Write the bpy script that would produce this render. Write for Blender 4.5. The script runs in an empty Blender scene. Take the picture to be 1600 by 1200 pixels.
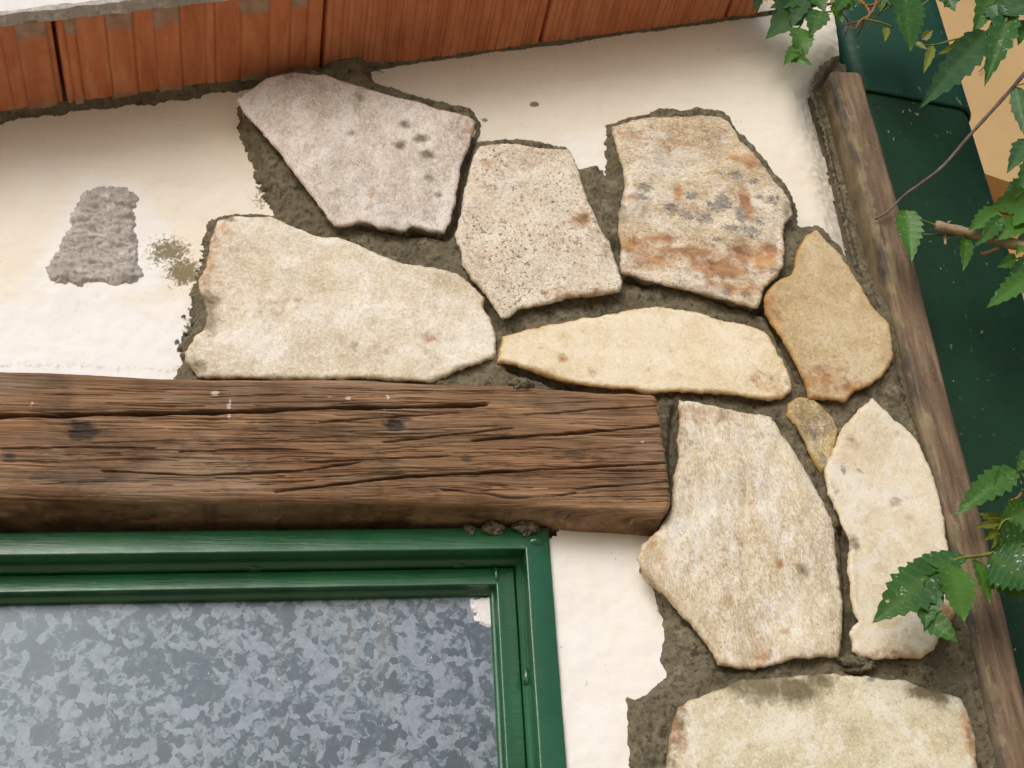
import bpy, math, random
import numpy as np
from mathutils import Vector, Matrix
from mathutils.geometry import delaunay_2d_cdt

random.seed(7)
rng = np.random.default_rng(7)
scene = bpy.context.scene
COL = scene.collection

# ------------------------------------------------------------------ camera
# world: X along the wall to the right, Y into the wall, Z up; plaster face at Y = 0
F = 2171.0
_d = np.array([-420.0, 1350.0, F]); _v = np.array([-265.0, -3574.0, F])
_d /= np.linalg.norm(_d)
_v = _v - _d * _v.dot(_d); _v /= np.linalg.norm(_v)
_h = np.cross(_d, _v); _h /= np.linalg.norm(_h)
if _h[0] < 0: _h = -_h
ROT = np.array([_h, _d, _v])                  # camera ray (x right, y down, z forward) -> world
CAM = np.array([0.0, -1.274, 1.62])
cam_data = bpy.data.cameras.new('camera')
cam = bpy.data.objects.new('camera', cam_data); COL.objects.link(cam)
cam_data.sensor_width = 36.0; cam_data.lens = F / 1600 * 36
cam_data.clip_start = 0.02; cam_data.clip_end = 500
cx, cyu, cz = ROT @ [1, 0, 0], ROT @ [0, -1, 0], ROT @ [0, 0, -1]
M = Matrix(((cx[0], cyu[0], cz[0], CAM[0]), (cx[1], cyu[1], cz[1], CAM[1]), (cx[2], cyu[2], cz[2], CAM[2]), (0, 0, 0, 1)))
cam.matrix_world = M
scene.camera = cam

# ------------------------------------------------------------------ sky, sun, exposure
SUN_EL, SUN_AZ = math.radians(32), math.radians(-24)      # azimuth: 0 = straight out in front of the wall, negative = to the left
world = bpy.data.worlds.new('World'); scene.world = world; world.use_nodes = True
wn = world.node_tree.nodes; wl = world.node_tree.links
bg = wn['Background']
sky = wn.new('ShaderNodeTexSky'); sky.sky_type = 'NISHITA'; sky.sun_disc = False
sky.sun_elevation = SUN_EL
sky.air_density = 1.0; sky.dust_density = 3.5; sky.ozone_density = 1.6
wl.new(sky.outputs[0], bg.inputs[0]); bg.inputs[1].default_value = 0.095
sun_data = bpy.data.lights.new('sun', 'SUN'); sun = bpy.data.objects.new('sun', sun_data); COL.objects.link(sun)
to_sun = Vector((math.sin(SUN_AZ) * math.cos(SUN_EL), -math.cos(SUN_AZ) * math.cos(SUN_EL), math.sin(SUN_EL)))
sun.rotation_euler = to_sun.to_track_quat('Z', 'Y').to_euler()
sky.sun_rotation = math.atan2(to_sun.x, to_sun.y)
sun_data.energy = 1.1; sun_data.angle = math.radians(34); sun_data.color = (1.0, 0.975, 0.94)
scene.view_settings.view_transform = 'Standard'; scene.view_settings.look = 'None'
scene.view_settings.gamma = 1.0; scene.view_settings.exposure = 0.28
scene.view_settings.use_curve_mapping = False

# ------------------------------------------------------------------ numeric helpers
def P(px, py, Y=0.0):
    """point of the plane y = Y that stands behind pixel (px, py) of the 1600 x 1200 photograph"""
    r = ROT @ np.array([px - 800.0, py - 600.0, F])
    return CAM + r * ((Y - CAM[1]) / r[1])
def PV(px, py, Y=0.0): return Vector(P(px, py, Y))
def XZ(pts, Y=0.0):
    return np.array([[P(x, y, Y)[0], P(x, y, Y)[2]] for x, y in pts])

_perm = np.random.default_rng(3).permutation(512)
_perm = np.concatenate([_perm, _perm, _perm, _perm])
_ga = np.random.default_rng(5).uniform(0, 2 * np.pi, 512)
_gx, _gy = np.cos(_ga), np.sin(_ga)
def perlin(x, y, seed=0):
    x = np.asarray(x, float) + seed * 17.31; y = np.asarray(y, float) - seed * 9.77
    xi = np.floor(x).astype(int); yi = np.floor(y).astype(int)
    xf = x - xi; yf = y - yi
    u = xf ** 3 * (xf * (xf * 6 - 15) + 10); v = yf ** 3 * (yf * (yf * 6 - 15) + 10)
    def g(ix, iy, fx, fy):
        h = _perm[(_perm[ix & 511] + iy) & 511]
        return _gx[h] * fx + _gy[h] * fy
    a = g(xi, yi, xf, yf); b = g(xi + 1, yi, xf - 1, yf)
    c = g(xi, yi + 1, xf, yf - 1); d = g(xi + 1, yi + 1, xf - 1, yf - 1)
    return ((a + (b - a) * u) + ((c + (d - c) * u) - (a + (b - a) * u)) * v) * 1.45
def fbm(x, y, seed=0, octv=4, gain=0.5):
    s = 0; a = 1.0; f = 1.0
    for k in range(octv):
        s = s + a * perlin(x * f, y * f, seed + k * 3); a *= gain; f *= 2.03
    return s
def sstep(a, b, x):
    t = np.clip((x - a) / (b - a), 0, 1); return t * t * (3 - 2 * t)
def sdf(poly, X, Z):
    """signed distance to a closed polygon, positive inside"""
    n = len(poly); d2 = np.full(X.shape, 1e9); ins = np.zeros(X.shape, bool)
    for i in range(n):
        ax, az = poly[i]; bx, bz = poly[(i + 1) % n]
        ex, ez = bx - ax, bz - az; L = ex * ex + ez * ez + 1e-12
        t = np.clip(((X - ax) * ex + (Z - az) * ez) / L, 0, 1)
        d2 = np.minimum(d2, (X - ax - t * ex) ** 2 + (Z - az - t * ez) ** 2)
        c = (az > Z) != (bz > Z)
        if abs(ez) > 1e-12: ins ^= c & (X < ex * (Z - az) / ez + ax)
    d = np.sqrt(d2); return np.where(ins, d, -d)
def linedist(line, X, Z):
    d2 = np.full(X.shape, 1e9)
    for (ax, az), (bx, bz) in zip(line[:-1], line[1:]):
        ex, ez = bx - ax, bz - az; L = ex * ex + ez * ez + 1e-12
        t = np.clip(((X - ax) * ex + (Z - az) * ez) / L, 0, 1)
        d2 = np.minimum(d2, (X - ax - t * ex) ** 2 + (Z - az - t * ez) ** 2)
    return np.sqrt(d2)
def resample(poly, step, closed=True):
    out = []; n = len(poly)
    for i in range(n if closed else n - 1):
        a = poly[i]; b = poly[(i + 1) % n]; k = max(1, int(round(np.linalg.norm(b - a) / step)))
        for j in range(k): out.append(a + (b - a) * j / k)
    if not closed: out.append(poly[-1])
    return np.array(out)

# ------------------------------------------------------------------ object helpers
def empty(name, loc, label, cat, group=None):
    o = bpy.data.objects.new(name, None); COL.objects.link(o); o.location = Vector(loc); o.empty_display_size = 0.05
    tag(o, label, cat, group); return o
def tag(o, label=None, cat=None, group=None, kind=None):
    if label: o['label'] = label
    if cat: o['category'] = cat
    if group: o['group'] = group
    if kind: o['kind'] = kind
    return o
def origin_of(p):
    v = Vector((0, 0, 0))
    while p is not None: v = v + p.location; p = p.parent
    return v
def mesh_obj(name, verts, faces, mat, parent=None, loc=None, smooth=True, attrs=None):
    """verts in world coordinates; the object's origin goes to loc (or the parent's origin)"""
    verts = np.asarray(verts, float)
    base = origin_of(parent) if parent is not None else Vector((0, 0, 0))
    o0 = Vector(loc) if loc is not None else base
    me = bpy.data.meshes.new(name)
    vv = verts - np.array(o0)
    faces = np.asarray(faces) if not isinstance(faces, list) else faces
    if isinstance(faces, np.ndarray):
        k = faces.shape[1]; nf = len(faces)
        me.vertices.add(len(vv)); me.vertices.foreach_set('co', vv.ravel())
        me.loops.add(nf * k); me.loops.foreach_set('vertex_index', faces.ravel().astype(np.int32))
        me.polygons.add(nf); me.polygons.foreach_set('loop_start', np.arange(0, nf * k, k, dtype=np.int32))
        try: me.polygons.foreach_set('loop_total', np.full(nf, k, dtype=np.int32))
        except Exception: pass
        me.update(calc_edges=True)
    else:
        me.from_pydata([tuple(v) for v in vv], [], faces)
    me.validate()
    if smooth: me.polygons.foreach_set('use_smooth', np.ones(len(me.polygons), bool))
    for nm, arr in (attrs or {}).items():
        arr = np.asarray(arr, float)
        if arr.ndim == 1:
            a = me.attributes.new(nm, 'FLOAT', 'POINT'); a.data.foreach_set('value', arr)
        else:
            a = me.attributes.new(nm, 'FLOAT_VECTOR', 'POINT'); a.data.foreach_set('vector', arr.ravel())
    me.materials.append(mat)
    o = bpy.data.objects.new(name, me); COL.objects.link(o)
    if parent is not None:
        o.parent = parent; o.location = o0 - base
    else: o.location = o0
    return o
def grid_faces(mask_v, nx, nz):
    """quads of an nz x nx vertex grid whose four corners are kept; returns used vertex ids and faces"""
    m = mask_v.reshape(nz, nx)
    q = m[:-1, :-1] & m[1:, :-1] & m[:-1, 1:] & m[1:, 1:]
    r, c = np.nonzero(q); i = r * nx + c
    f = np.stack([i, i + 1, i + nx + 1, i + nx], 1)
    used, inv = np.unique(f, return_inverse=True)
    return used, inv.reshape(-1, 4)
def tube(path, radii, seg=8, cap=True):
    path = [Vector(p) for p in path]; n = len(path)
    if not hasattr(radii, '__len__'): radii = [radii] * n
    V = []; Fc = []
    t0 = (path[1] - path[0]).normalized()
    nrm = t0.cross(Vector((0.3, 0.9, 0.2))).normalized()
    for i, p in enumerate(path):
        t = (path[min(i + 1, n - 1)] - path[max(i - 1, 0)]).normalized()
        nrm = (nrm - t * nrm.dot(t)).normalized(); b = t.cross(nrm)
        for k in range(seg):
            a = 2 * math.pi * k / seg
            V.append(p + (nrm * math.cos(a) + b * math.sin(a)) * radii[i])
    for i in range(n - 1):
        for k in range(seg):
            a = i * seg + k; b2 = i * seg + (k + 1) % seg
            Fc.append((a, b2, b2 + seg, a + seg))
    if cap:
        Fc.append(tuple(range(seg - 1, -1, -1))); Fc.append(tuple(range((n - 1) * seg, n * seg)))
    return [tuple(v) for v in V], Fc
def box(x0, x1, y0, y1, z0, z1):
    V = [(x, y, z) for z in (z0, z1) for y in (y0, y1) for x in (x0, x1)]
    return V, [(0, 2, 3, 1), (4, 5, 7, 6), (0, 1, 5, 4), (2, 6, 7, 3), (0, 4, 6, 2), (1, 3, 7, 5)]

# ------------------------------------------------------------------ materials
def lin(c):
    """photograph-style 0..255 colour to linear"""
    out = []
    for v in c:
        v = v / 255.0
        out.append(v / 12.92 if v <= 0.04045 else ((v + 0.055) / 1.055) ** 2.4)
    return tuple(out) + (1.0,)
class Mat:
    def __init__(s, name):
        s.m = bpy.data.materials.new(name); s.m.use_nodes = True
        s.n = s.m.node_tree.nodes; s.l = s.m.node_tree.links
        s.b = s.n['Principled BSDF']
        s.tc = s.n.new('ShaderNodeTexCoord').outputs['Object']
    def put(s, sock, v):
        if hasattr(v, 'links') or isinstance(v, bpy.types.NodeSocket): s.l.new(v, sock)
        else: sock.default_value = v
    def mapv(s, scale=(1, 1, 1), loc=(0, 0, 0), rot=(0, 0, 0), vec=None):
        n = s.n.new('ShaderNodeMapping'); s.l.new(vec or s.tc, n.inputs[0])
        n.inputs['Scale'].default_value = scale; n.inputs['Location'].default_value = loc; n.inputs['Rotation'].default_value = rot
        return n.outputs[0]
    def noise(s, scale, detail=4, rough=0.55, dist=0.0, vec=None, col=False):
        n = s.n.new('ShaderNodeTexNoise'); s.l.new(vec or s.tc, n.inputs['Vector'])
        n.inputs['Scale'].default_value = scale; n.inputs['Detail'].default_value = detail
        n.inputs['Roughness'].default_value = rough; n.inputs['Distortion'].default_value = dist
        return n.outputs['Color' if col else 'Fac']
    def voro(s, scale, vec=None, feature='F1', out='Distance', rand=1.0):
        n = s.n.new('ShaderNodeTexVoronoi'); s.l.new(vec or s.tc, n.inputs['Vector'])
        n.feature = feature; n.inputs['Scale'].default_value = scale; n.inputs['Randomness'].default_value = rand
        return n.outputs[out]
    def ramp(s, fac, stops, interp='LINEAR'):
        n = s.n.new('ShaderNodeValToRGB'); s.put(n.inputs[0], fac); r = n.color_ramp; r.interpolation = interp
        while len(r.elements) < len(stops): r.elements.new(0.5)
        for e, (p, c) in zip(r.elements, stops):
            e.position = p; e.color = c if hasattr(c, '__len__') else (c, c, c, 1)
        return n.outputs[0]
    def mix(s, fac, a, b, mode='MIX'):
        n = s.n.new('ShaderNodeMix'); n.data_type = 'RGBA'; n.blend_type = mode
        s.put(n.inputs[0], fac); s.put(n.inputs[6], a); s.put(n.inputs[7], b); return n.outputs[2]
    def math(s, op, a, b=0.0, c=0.0, clamp=False):
        n = s.n.new('ShaderNodeMath'); n.operation = op; n.use_clamp = clamp
        s.put(n.inputs[0], a); s.put(n.inputs[1], b); s.put(n.inputs[2], c); return n.outputs[0]
    def attr(s, name, out='Fac'):
        n = s.n.new('ShaderNodeAttribute'); n.attribute_name = name; return n.outputs[out]
    def sep(s, v):
        n = s.n.new('ShaderNodeSeparateXYZ'); s.l.new(v, n.inputs[0]); return n.outputs
    def rnd(s): return s.n.new('ShaderNodeObjectInfo').outputs['Random']
    def bump(s, h, strength, dist, normal=None):
        n = s.n.new('ShaderNodeBump'); s.put(n.inputs['Height'], h)
        n.inputs['Strength'].default_value = strength; n.inputs['Distance'].default_value = dist
        if normal: s.l.new(normal, n.inputs['Normal'])
        return n.outputs[0]
    def out(s, col, rough=0.8, normal=None, metal=0.0, spec=0.4, **kw):
        s.put(s.b.inputs['Base Color'], col); s.put(s.b.inputs['Roughness'], rough); s.put(s.b.inputs['Metallic'], metal)
        s.put(s.b.inputs['Specular IOR Level'], spec)
        if normal: s.l.new(normal, s.b.inputs['Normal'])
        for k, v in kw.items(): s.put(s.b.inputs[k.replace('_', ' ')], v)
        return s.m

def mat_plaster():
    m = Mat('white painted plaster')
    a = m.noise(5, 4); b = m.noise(38, 5, 0.6); fine = m.noise(420, 3, 0.6); brush = m.noise(9, 5, 0.6, 0.3, m.mapv((1, 1, 6)))
    col = m.ramp(a, [(0.3, lin((237, 229, 213))), (0.7, lin((242, 237, 226)))])
    col = m.mix(m.ramp(brush, [(0.5, 0.0), (0.75, 0.3)]), col, lin((238, 232, 220)))
    # fresh white filler coat (attribute w), greyer towards the edges (attribute g)
    w = m.math('ADD', m.attr('w'), m.math('MULTIPLY', m.math('SUBTRACT', b, 0.5), 0.5))
    col = m.mix(m.ramp(w, [(0.35, 0.0), (0.65, 0.85)]), col, lin((242, 243, 245)))
    g = m.math('ADD', m.attr('g'), m.math('MULTIPLY', m.math('SUBTRACT', m.noise(160, 5, 0.7), 0.5), 1.4))
    col = m.mix(m.ramp(g, [(0.5, 0.0), (0.85, 0.75)]), col, lin((150, 148, 142)))
    # specks of dirt
    sp = m.noise(230, 2, 0.5, 0.8, m.mapv((1, 1, 0.7)))
    sp2 = m.math('MULTIPLY', m.ramp(sp, [(0.72, 0.0), (0.77, 0.7)]), m.ramp(m.noise(14, 3), [(0.45, 0.0), (0.62, 1.0)]))
    col = m.mix(sp2, col, lin((120, 108, 88)))
    spl = m.math('ADD', m.attr('splat'), m.math('MULTIPLY', m.math('SUBTRACT', m.noise(190, 6, 0.75, 0.6), 0.5), 2.2))
    col = m.mix(m.ramp(spl, [(0.55, 0.0), (0.80, 0.95)]), col, lin((126, 114, 84)))
    tro = m.noise(16, 5, 0.6, 0.4, m.mapv((1, 1, 3.2), (0, 0, 0), (0, 0.35, 0)))
    col = m.mix(m.ramp(tro, [(0.36, 0.09), (0.5, 0.0)]), col, lin((206, 192, 164)))
    col = m.mix(m.math('MULTIPLY', m.ramp(m.noise(95, 5, 0.7), [(0.56, 0.0), (0.68, 0.22)]), m.ramp(m.noise(7, 3), [(0.4, 0.0), (0.6, 1.0)])), col, lin((190, 176, 148)))
    h = m.math('ADD', m.math('MULTIPLY', b, 0.6), m.math('MULTIPLY', fine, 0.25))
    h = m.math('ADD', h, m.math('ADD', m.math('MULTIPLY', brush, 0.6), m.math('MULTIPLY', tro, 0.8)))
    return m.out(col, 0.78, m.bump(h, 0.25, 0.003), spec=0.25)
def mat_mortar(name='wet grey brown mortar', c1=(104, 97, 77), c2=(134, 126, 105), c3=(62, 56, 44), bmp=0.006):
    m = Mat(name)
    a = m.noise(16, 5, 0.6); b = m.noise(120, 6, 0.7); sand = m.noise(700, 3, 0.7)
    col = m.ramp(a, [(0.3, lin(c1)), (0.7, lin(c2))])
    col = m.mix(m.ramp(b, [(0.36, 0.85), (0.46, 0.0)]), col, lin(c3))
    col = m.mix(m.ramp(m.noise(60, 6, 0.75), [(0.52, 0.0), (0.64, 0.6)]), col, lin(tuple(min(255, v * 1.22) for v in c2)))
    col = m.mix(m.ramp(sand, [(0.38, 0.3), (0.44, 0.0), (0.56, 0.0), (0.64, 0.6)]), col, lin((150, 138, 112)))
    pit = m.ramp(m.noise(260, 4, 0.75, 0.5), [(0.30, 0.0), (0.42, 1.0)])
    h = m.math('ADD', m.math('MULTIPLY', b, 0.8), m.math('MULTIPLY', sand, 0.35))
    h = m.math('ADD', h, m.math('MULTIPLY', pit, 0.5))
    return m.out(col, m.ramp(a, [(0.3, 0.7), (0.7, 0.9)]), m.bump(h, 0.9, bmp), spec=0.3)
def mat_stone(name, light, mid, dark, edge, speck=(110, 90, 70), speck_amt=0.0, speck_scale=260, streak=(1, 1, 1), rot=0.0,
              blotch=0.4, vein=(236, 232, 224), vein_amt=0.3, seed=0.0, grain=0.6, edge_amt=0.32):
    m = Mat(name)
    v = m.mapv(streak, (seed, seed * 0.7, -seed), (0, rot, 0))
    big = m.noise(11, 5, 0.6, 0.6, v); med = m.noise(48, 6, 0.65, 0.5, v); fine = m.noise(210, 6, 0.7, 0.2, v); gr = m.noise(900, 2, 0.6)
    f = m.math('ADD', m.math('MULTIPLY', big, 0.5), m.math('ADD', m.math('MULTIPLY', med, 0.32), m.math('MULTIPLY', fine, 0.18)))
    col = m.ramp(f, [(0.40, lin(dark)), (0.495, lin(mid)), (0.585, lin(light))])
    col = m.mix(m.ramp(m.noise(30, 7, 0.75, 1.2, v), [(0.53, 0.0), (0.66, vein_amt)]), col, lin(vein))
    col = m.mix(m.ramp(m.noise(20, 6, 0.7, 0.4, m.mapv(streak, (4 + seed, 2, 1))), [(0.52, 0.0), (0.7, blotch)]), col, lin(dark))
    # broad tone patches with broken borders
    pat = m.noise(14, 7, 0.72, 1.0, m.mapv(streak, (7 + seed, 1, 3), (0, rot, 0)))
    col = m.mix(m.ramp(pat, [(0.38, 0.55), (0.47, 0.0)]), col, lin(dark))
    col = m.mix(m.ramp(pat, [(0.53, 0.0), (0.60, 0.55)]), col, lin(vein))
    # sugary crystal grain, light and dark
    cg = m.noise(420, 3, 0.65, 0.3, v)
    col = m.mix(m.ramp(cg, [(0.53, 0.0), (0.61, 0.7 * grain)]), col, lin(vein))
    col = m.mix(m.ramp(cg, [(0.37, 0.7 * grain), (0.45, 0.0)]), col, lin(tuple(v * 0.86 for v in dark)))
    col = m.mix(m.ramp(m.noise(110, 6, 0.75, 0.8, v), [(0.36, 0.6 * grain), (0.47, 0.0)]), col, lin(tuple(v * 0.93 for v in dark)))
    col = m.mix(m.ramp(m.noise(170, 6, 0.75, 0.5, v), [(0.53, 0.0), (0.64, 0.6)]), col, lin(vein))
    if speck_amt > 0:
        s = m.noise(speck_scale, 3, 0.6, 0.3)
        s = m.math('MULTIPLY', m.ramp(s, [(0.565, 0.0), (0.61, speck_amt)]), m.ramp(m.noise(18, 3), [(0.36, 0.15), (0.6, 1.0)]))
        col = m.mix(s, col, lin(speck))
    brk = m.math('SUBTRACT', m.noise(75, 6, 0.7, 0.4), 0.5)
    # weathered ochre rind of the stone's broken edges
    e = m.math('ADD', m.attr('edge'), m.math('MULTIPLY', brk, 0.9))
    col = m.mix(m.ramp(e, [(0.42, 0.0), (0.95, edge_amt)]), col, lin(edge))
    st = m.sep(m.attr('stain', 'Vector'))
    rust = m.math('ADD', st[2], m.math('MULTIPLY', brk, 1.6))
    col = m.mix(m.ramp(rust, [(0.14, 0.0), (0.60, 0.85)]), col, m.ramp(med, [(0.35, lin((122, 66, 34))), (0.65, lin((200, 146, 84)))]))
    gry = m.math('ADD', st[1], m.math('MULTIPLY', m.math('SUBTRACT', m.noise(140, 6, 0.8, 0.8), 0.5), 2.6))
    col = m.mix(m.ramp(gry, [(0.36, 0.0), (0.66, 0.8)]), col, m.ramp(fine, [(0.35, lin((62, 60, 58))), (0.6, lin((150, 146, 140)))]))
    mor = m.math('ADD', st[0], m.math('MULTIPLY', brk, 1.3))
    col = m.mix(m.ramp(mor, [(0.28, 0.0), (0.80, 0.92)]), col, m.ramp(fine, [(0.35, lin((98, 86, 58))), (0.65, lin((124, 112, 82)))]))
    h = m.math('ADD', m.math('MULTIPLY', med, 0.45), m.math('ADD', m.math('MULTIPLY', fine, 0.6), m.math('MULTIPLY', gr, 0.3)))
    return m.out(col, m.ramp(med, [(0.3, 0.5), (0.7, 0.8)]), m.bump(h, 0.6, 0.0028), spec=0.45)
def mat_wood():
    m = Mat('old weathered oak')
    v = m.mapv((0.8, 3, 16.0)); v2 = m.mapv((1.4, 4, 60.0)); v3 = m.mapv((2.4, 6, 140.0))
    a = m.noise(4.5, 5, 0.6, 0.8, v); b = m.noise(5, 6, 0.65, 0.5, v2); c = m.noise(6, 5, 0.7, 0.2, v3)
    f = m.math('ADD', m.math('MULTIPLY', a, 0.4), m.math('ADD', m.math('MULTIPLY', b, 0.35), m.math('MULTIPLY', c, 0.25)))
    col = m.ramp(f, [(0.34, lin((72, 53, 37))), (0.44, lin((112, 86, 62))), (0.54, lin((150, 115, 83))), (0.64, lin((184, 153, 120)))])
    # grey weathering, dark stains, reddish heartwood
    col = m.mix(m.ramp(m.noise(7, 5, 0.6, 0.3, m.mapv((1, 1, 2.2))), [(0.5, 0.0), (0.72, 0.6)]), col, lin((156, 140, 122)))
    col = m.mix(m.ramp(m.noise(9, 6, 0.65, 0.5, m.mapv((1, 1, 1.8), (3, 0, 1))), [(0.52, 0.0), (0.66, 0.65)]), col, lin((58, 40, 28)))
    col = m.mix(m.ramp(m.noise(5, 3, 0.5, 0, m.mapv((1, 1, 4), (8, 1, 2))), [(0.5, 0.0), (0.7, 0.4)]), col, lin((140, 92, 58)))
    st = m.sep(m.attr('stain', 'Vector'))
    brk = m.math('SUBTRACT', m.noise(60, 6, 0.7, 0.3, m.mapv((1, 1, 2.2))), 0.5)
    dk = m.math('ADD', st[0], m.math('MULTIPLY', brk, 1.3))
    col = m.mix(m.ramp(dk, [(0.3, 0.0), (0.7, 0.9)]), col, lin((34, 29, 26)))
    wh = m.math('ADD', st[1], m.math('MULTIPLY', m.math('SUBTRACT', m.noise(240, 3), 0.5), 0.8))
    col = m.mix(m.ramp(wh, [(0.45, 0.0), (0.6, 0.85)]), col, lin((214, 208, 204)))
    col = m.mix(m.math('MULTIPLY', st[2], 0.85), col, lin((40, 25, 16)))
    col = m.mix(m.ramp(c, [(0.36, 0.6), (0.45, 0.0)]), col, lin((70, 48, 32)))
    col = m.mix(m.ramp(c, [(0.55, 0.0), (0.66, 0.45)]), col, lin((190, 162, 130)))
    h = m.math('ADD', m.math('MULTIPLY', b, 0.7), m.math('MULTIPLY', c, 0.5))
    return m.out(col, 0.72, m.bump(h, 0.55, 0.003), spec=0.35)
def mat_paint(name, c, c2, rough=0.28, chips=0.0, chipcol=(176, 164, 120), spec=0.6, coat=0.0):
    m = Mat(name)
    a = m.noise(14, 4); b = m.noise(90, 4, 0.6); o = m.noise(700, 2)
    col = m.ramp(a, [(0.35, lin(c)), (0.7, lin(c2))])
    r = m.ramp(b, [(0.3, rough), (0.7, rough + 0.14)])
    if chips > 0:
        k = m.noise(150, 2, 0.5, 0.9, m.mapv((1, 1, 0.6)))
        k = m.math('MULTIPLY', m.ramp(k, [(0.695, 0.0), (0.72, chips)]), m.ramp(m.noise(11, 3), [(0.42, 0.0), (0.55, 1.0)]))
        col = m.mix(k, col, lin(chipcol))
    dirt = m.ramp(m.noise(330, 2, 0.5), [(0.72, 0.0), (0.77, 0.5)])
    col = m.mix(m.math('MULTIPLY', dirt, m.ramp(m.noise(20, 2), [(0.4, 0.0), (0.6, 1.0)])), col, lin((30, 34, 24)))
    h = m.math('ADD', m.math('MULTIPLY', m.noise(30, 3, 0.5, 0.2, m.mapv((1, 1, 1))), 1.0), m.math('MULTIPLY', b, 0.35))
    h = m.math('ADD', h, m.math('MULTIPLY', o, 0.05))
    return m.out(col, r, m.bump(m.math('ADD', h, m.math('MULTIPLY', m.noise(22, 4, 0.6, 0.1, m.mapv((1, 5, 12))), 0.9)), 0.25, 0.003), spec=spec, Coat_Weight=coat, Coat_Roughness=0.22, Coat_IOR=1.45)
def mat_galvanised():
    m = Mat('galvanised sheet with zinc spangle')
    d = m.noise(60, 3, 0.6, col=True)
    n = m.n.new('ShaderNodeMix'); n.data_type = 'RGBA'; n.blend_type = 'LINEAR_LIGHT'
    n.inputs[0].default_value = 0.008; m.l.new(m.tc, n.inputs[6]); m.l.new(d, n.inputs[7]); v = n.outputs[2]
    c1 = m.sep(m.voro(120, v, out='Color'))[0]; c2 = m.sep(m.voro(290, v, out='Color'))[1]; c3 = m.sep(m.voro(66, v, out='Color'))[2]
    f = m.math('ADD', m.math('MULTIPLY', c1, 0.5), m.math('ADD', m.math('MULTIPLY', c2, 0.22), m.math('MULTIPLY', c3, 0.28)))
    f = m.math('ADD', f, m.math('MULTIPLY', m.math('SUBTRACT', m.noise(9, 3), 0.5), 0.35))
    col = m.ramp(f, [(0.26, lin((82, 92, 101))), (0.45, lin((92, 103, 112))), (0.53, lin((116, 127, 137))), (0.75, lin((136, 147, 158)))])
    yel = m.ramp(m.noise(6, 4, 0.6, 0.4, m.mapv((3, 1, 0.7))), [(0.58, 0.0), (0.75, 0.35)])
    col = m.mix(yel, col, lin((140, 136, 118)))
    glint = m.ramp(m.voro(140, out='Distance'), [(0.045, 1.0), (0.075, 0.0)])
    gl = m.math('MULTIPLY', glint, m.ramp(m.noise(35, 1), [(0.62, 0.0), (0.66, 1.0)]))
    col = m.mix(gl, col, lin((250, 250, 255)))
    r = m.ramp(f, [(0.3, 0.38), (0.7, 0.55)])
    return m.out(col, r, m.bump(f, 0.12, 0.001), metal=0.55, spec=0.5)
def mat_brick():
    m = Mat('extruded red clay brick')
    rn = m.rnd(); p = m.sep(m.tc)
    v = m.mapv((9, 1.6, 1)); a = m.noise(6, 5, 0.6, 0.2, v); b = m.noise(60, 5, 0.6)
    col = m.ramp(a, [(0.32, lin((182, 108, 72))), (0.52, lin((206, 128, 86))), (0.7, lin((218, 150, 110)))])
    col = m.mix(m.math('MULTIPLY', rn, 0.5), col, m.ramp(b, [(0.3, lin((166, 100, 72))), (0.7, lin((204, 136, 100)))]))
    col = m.mix(m.math('MULTIPLY', m.attr('groove'), 0.42), col, lin((92, 48, 32)))
    # dried cement slurry at the two ends and in the combed hollows (attribute cem)
    ce = m.math('ADD', m.attr('cem'), m.math('MULTIPLY', m.math('SUBTRACT', m.noise(34, 6, 0.7, 0.3, m.mapv((1.8, 0.6, 1))), 0.5), 1.7))
    col = m.mix(m.ramp(ce, [(0.42, 0.0), (0.8, 0.8)]), col, m.ramp(b, [(0.35, lin((140, 124, 104))), (0.65, lin((176, 158, 140)))]))
    h = m.math('ADD', m.math('MULTIPLY', a, 0.8), m.math('MULTIPLY', m.noise(400, 4, 0.7), 0.4))
    return m.out(col, 0.85, m.bump(h, 0.6, 0.002), spec=0.25)
def mat_post():
    m = Mat('weathered brown post')
    v = m.mapv((30, 30, 3)); a = m.noise(3, 6, 0.65, 0.3, v); b = m.noise(220, 5, 0.7)
    col = m.ramp(a, [(0.33, lin((84, 70, 56))), (0.5, lin((114, 96, 77))), (0.68, lin((148, 128, 104)))])
    col = m.mix(m.ramp(b, [(0.55, 0.0), (0.72, 0.5)]), col, lin((166, 132, 98)))
    col = m.mix(m.ramp(m.noise(14, 4), [(0.5, 0.0), (0.7, 0.25)]), col, lin((112, 84, 62)))
    s = m.math('ADD', m.attr('smear'), m.math('MULTIPLY', m.math('SUBTRACT', m.noise(26, 6, 0.7, 0.6, m.mapv((1.6, 1, 0.7))), 0.5), 1.8))
    col = m.mix(m.ramp(s, [(0.46, 0.0), (0.56, 0.9)]), col, m.ramp(m.noise(40, 4), [(0.35, lin((116, 104, 80))), (0.65, lin((152, 136, 106)))]))
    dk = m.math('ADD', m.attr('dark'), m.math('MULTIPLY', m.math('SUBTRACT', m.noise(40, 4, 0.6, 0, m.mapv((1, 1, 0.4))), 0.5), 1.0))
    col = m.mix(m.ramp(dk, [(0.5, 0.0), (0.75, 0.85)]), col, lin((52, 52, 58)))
    h = m.math('ADD', a, m.math('MULTIPLY', b, 0.5))
    return m.out(col, 0.75, m.bump(h, 0.6, 0.003), spec=0.35)
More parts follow.
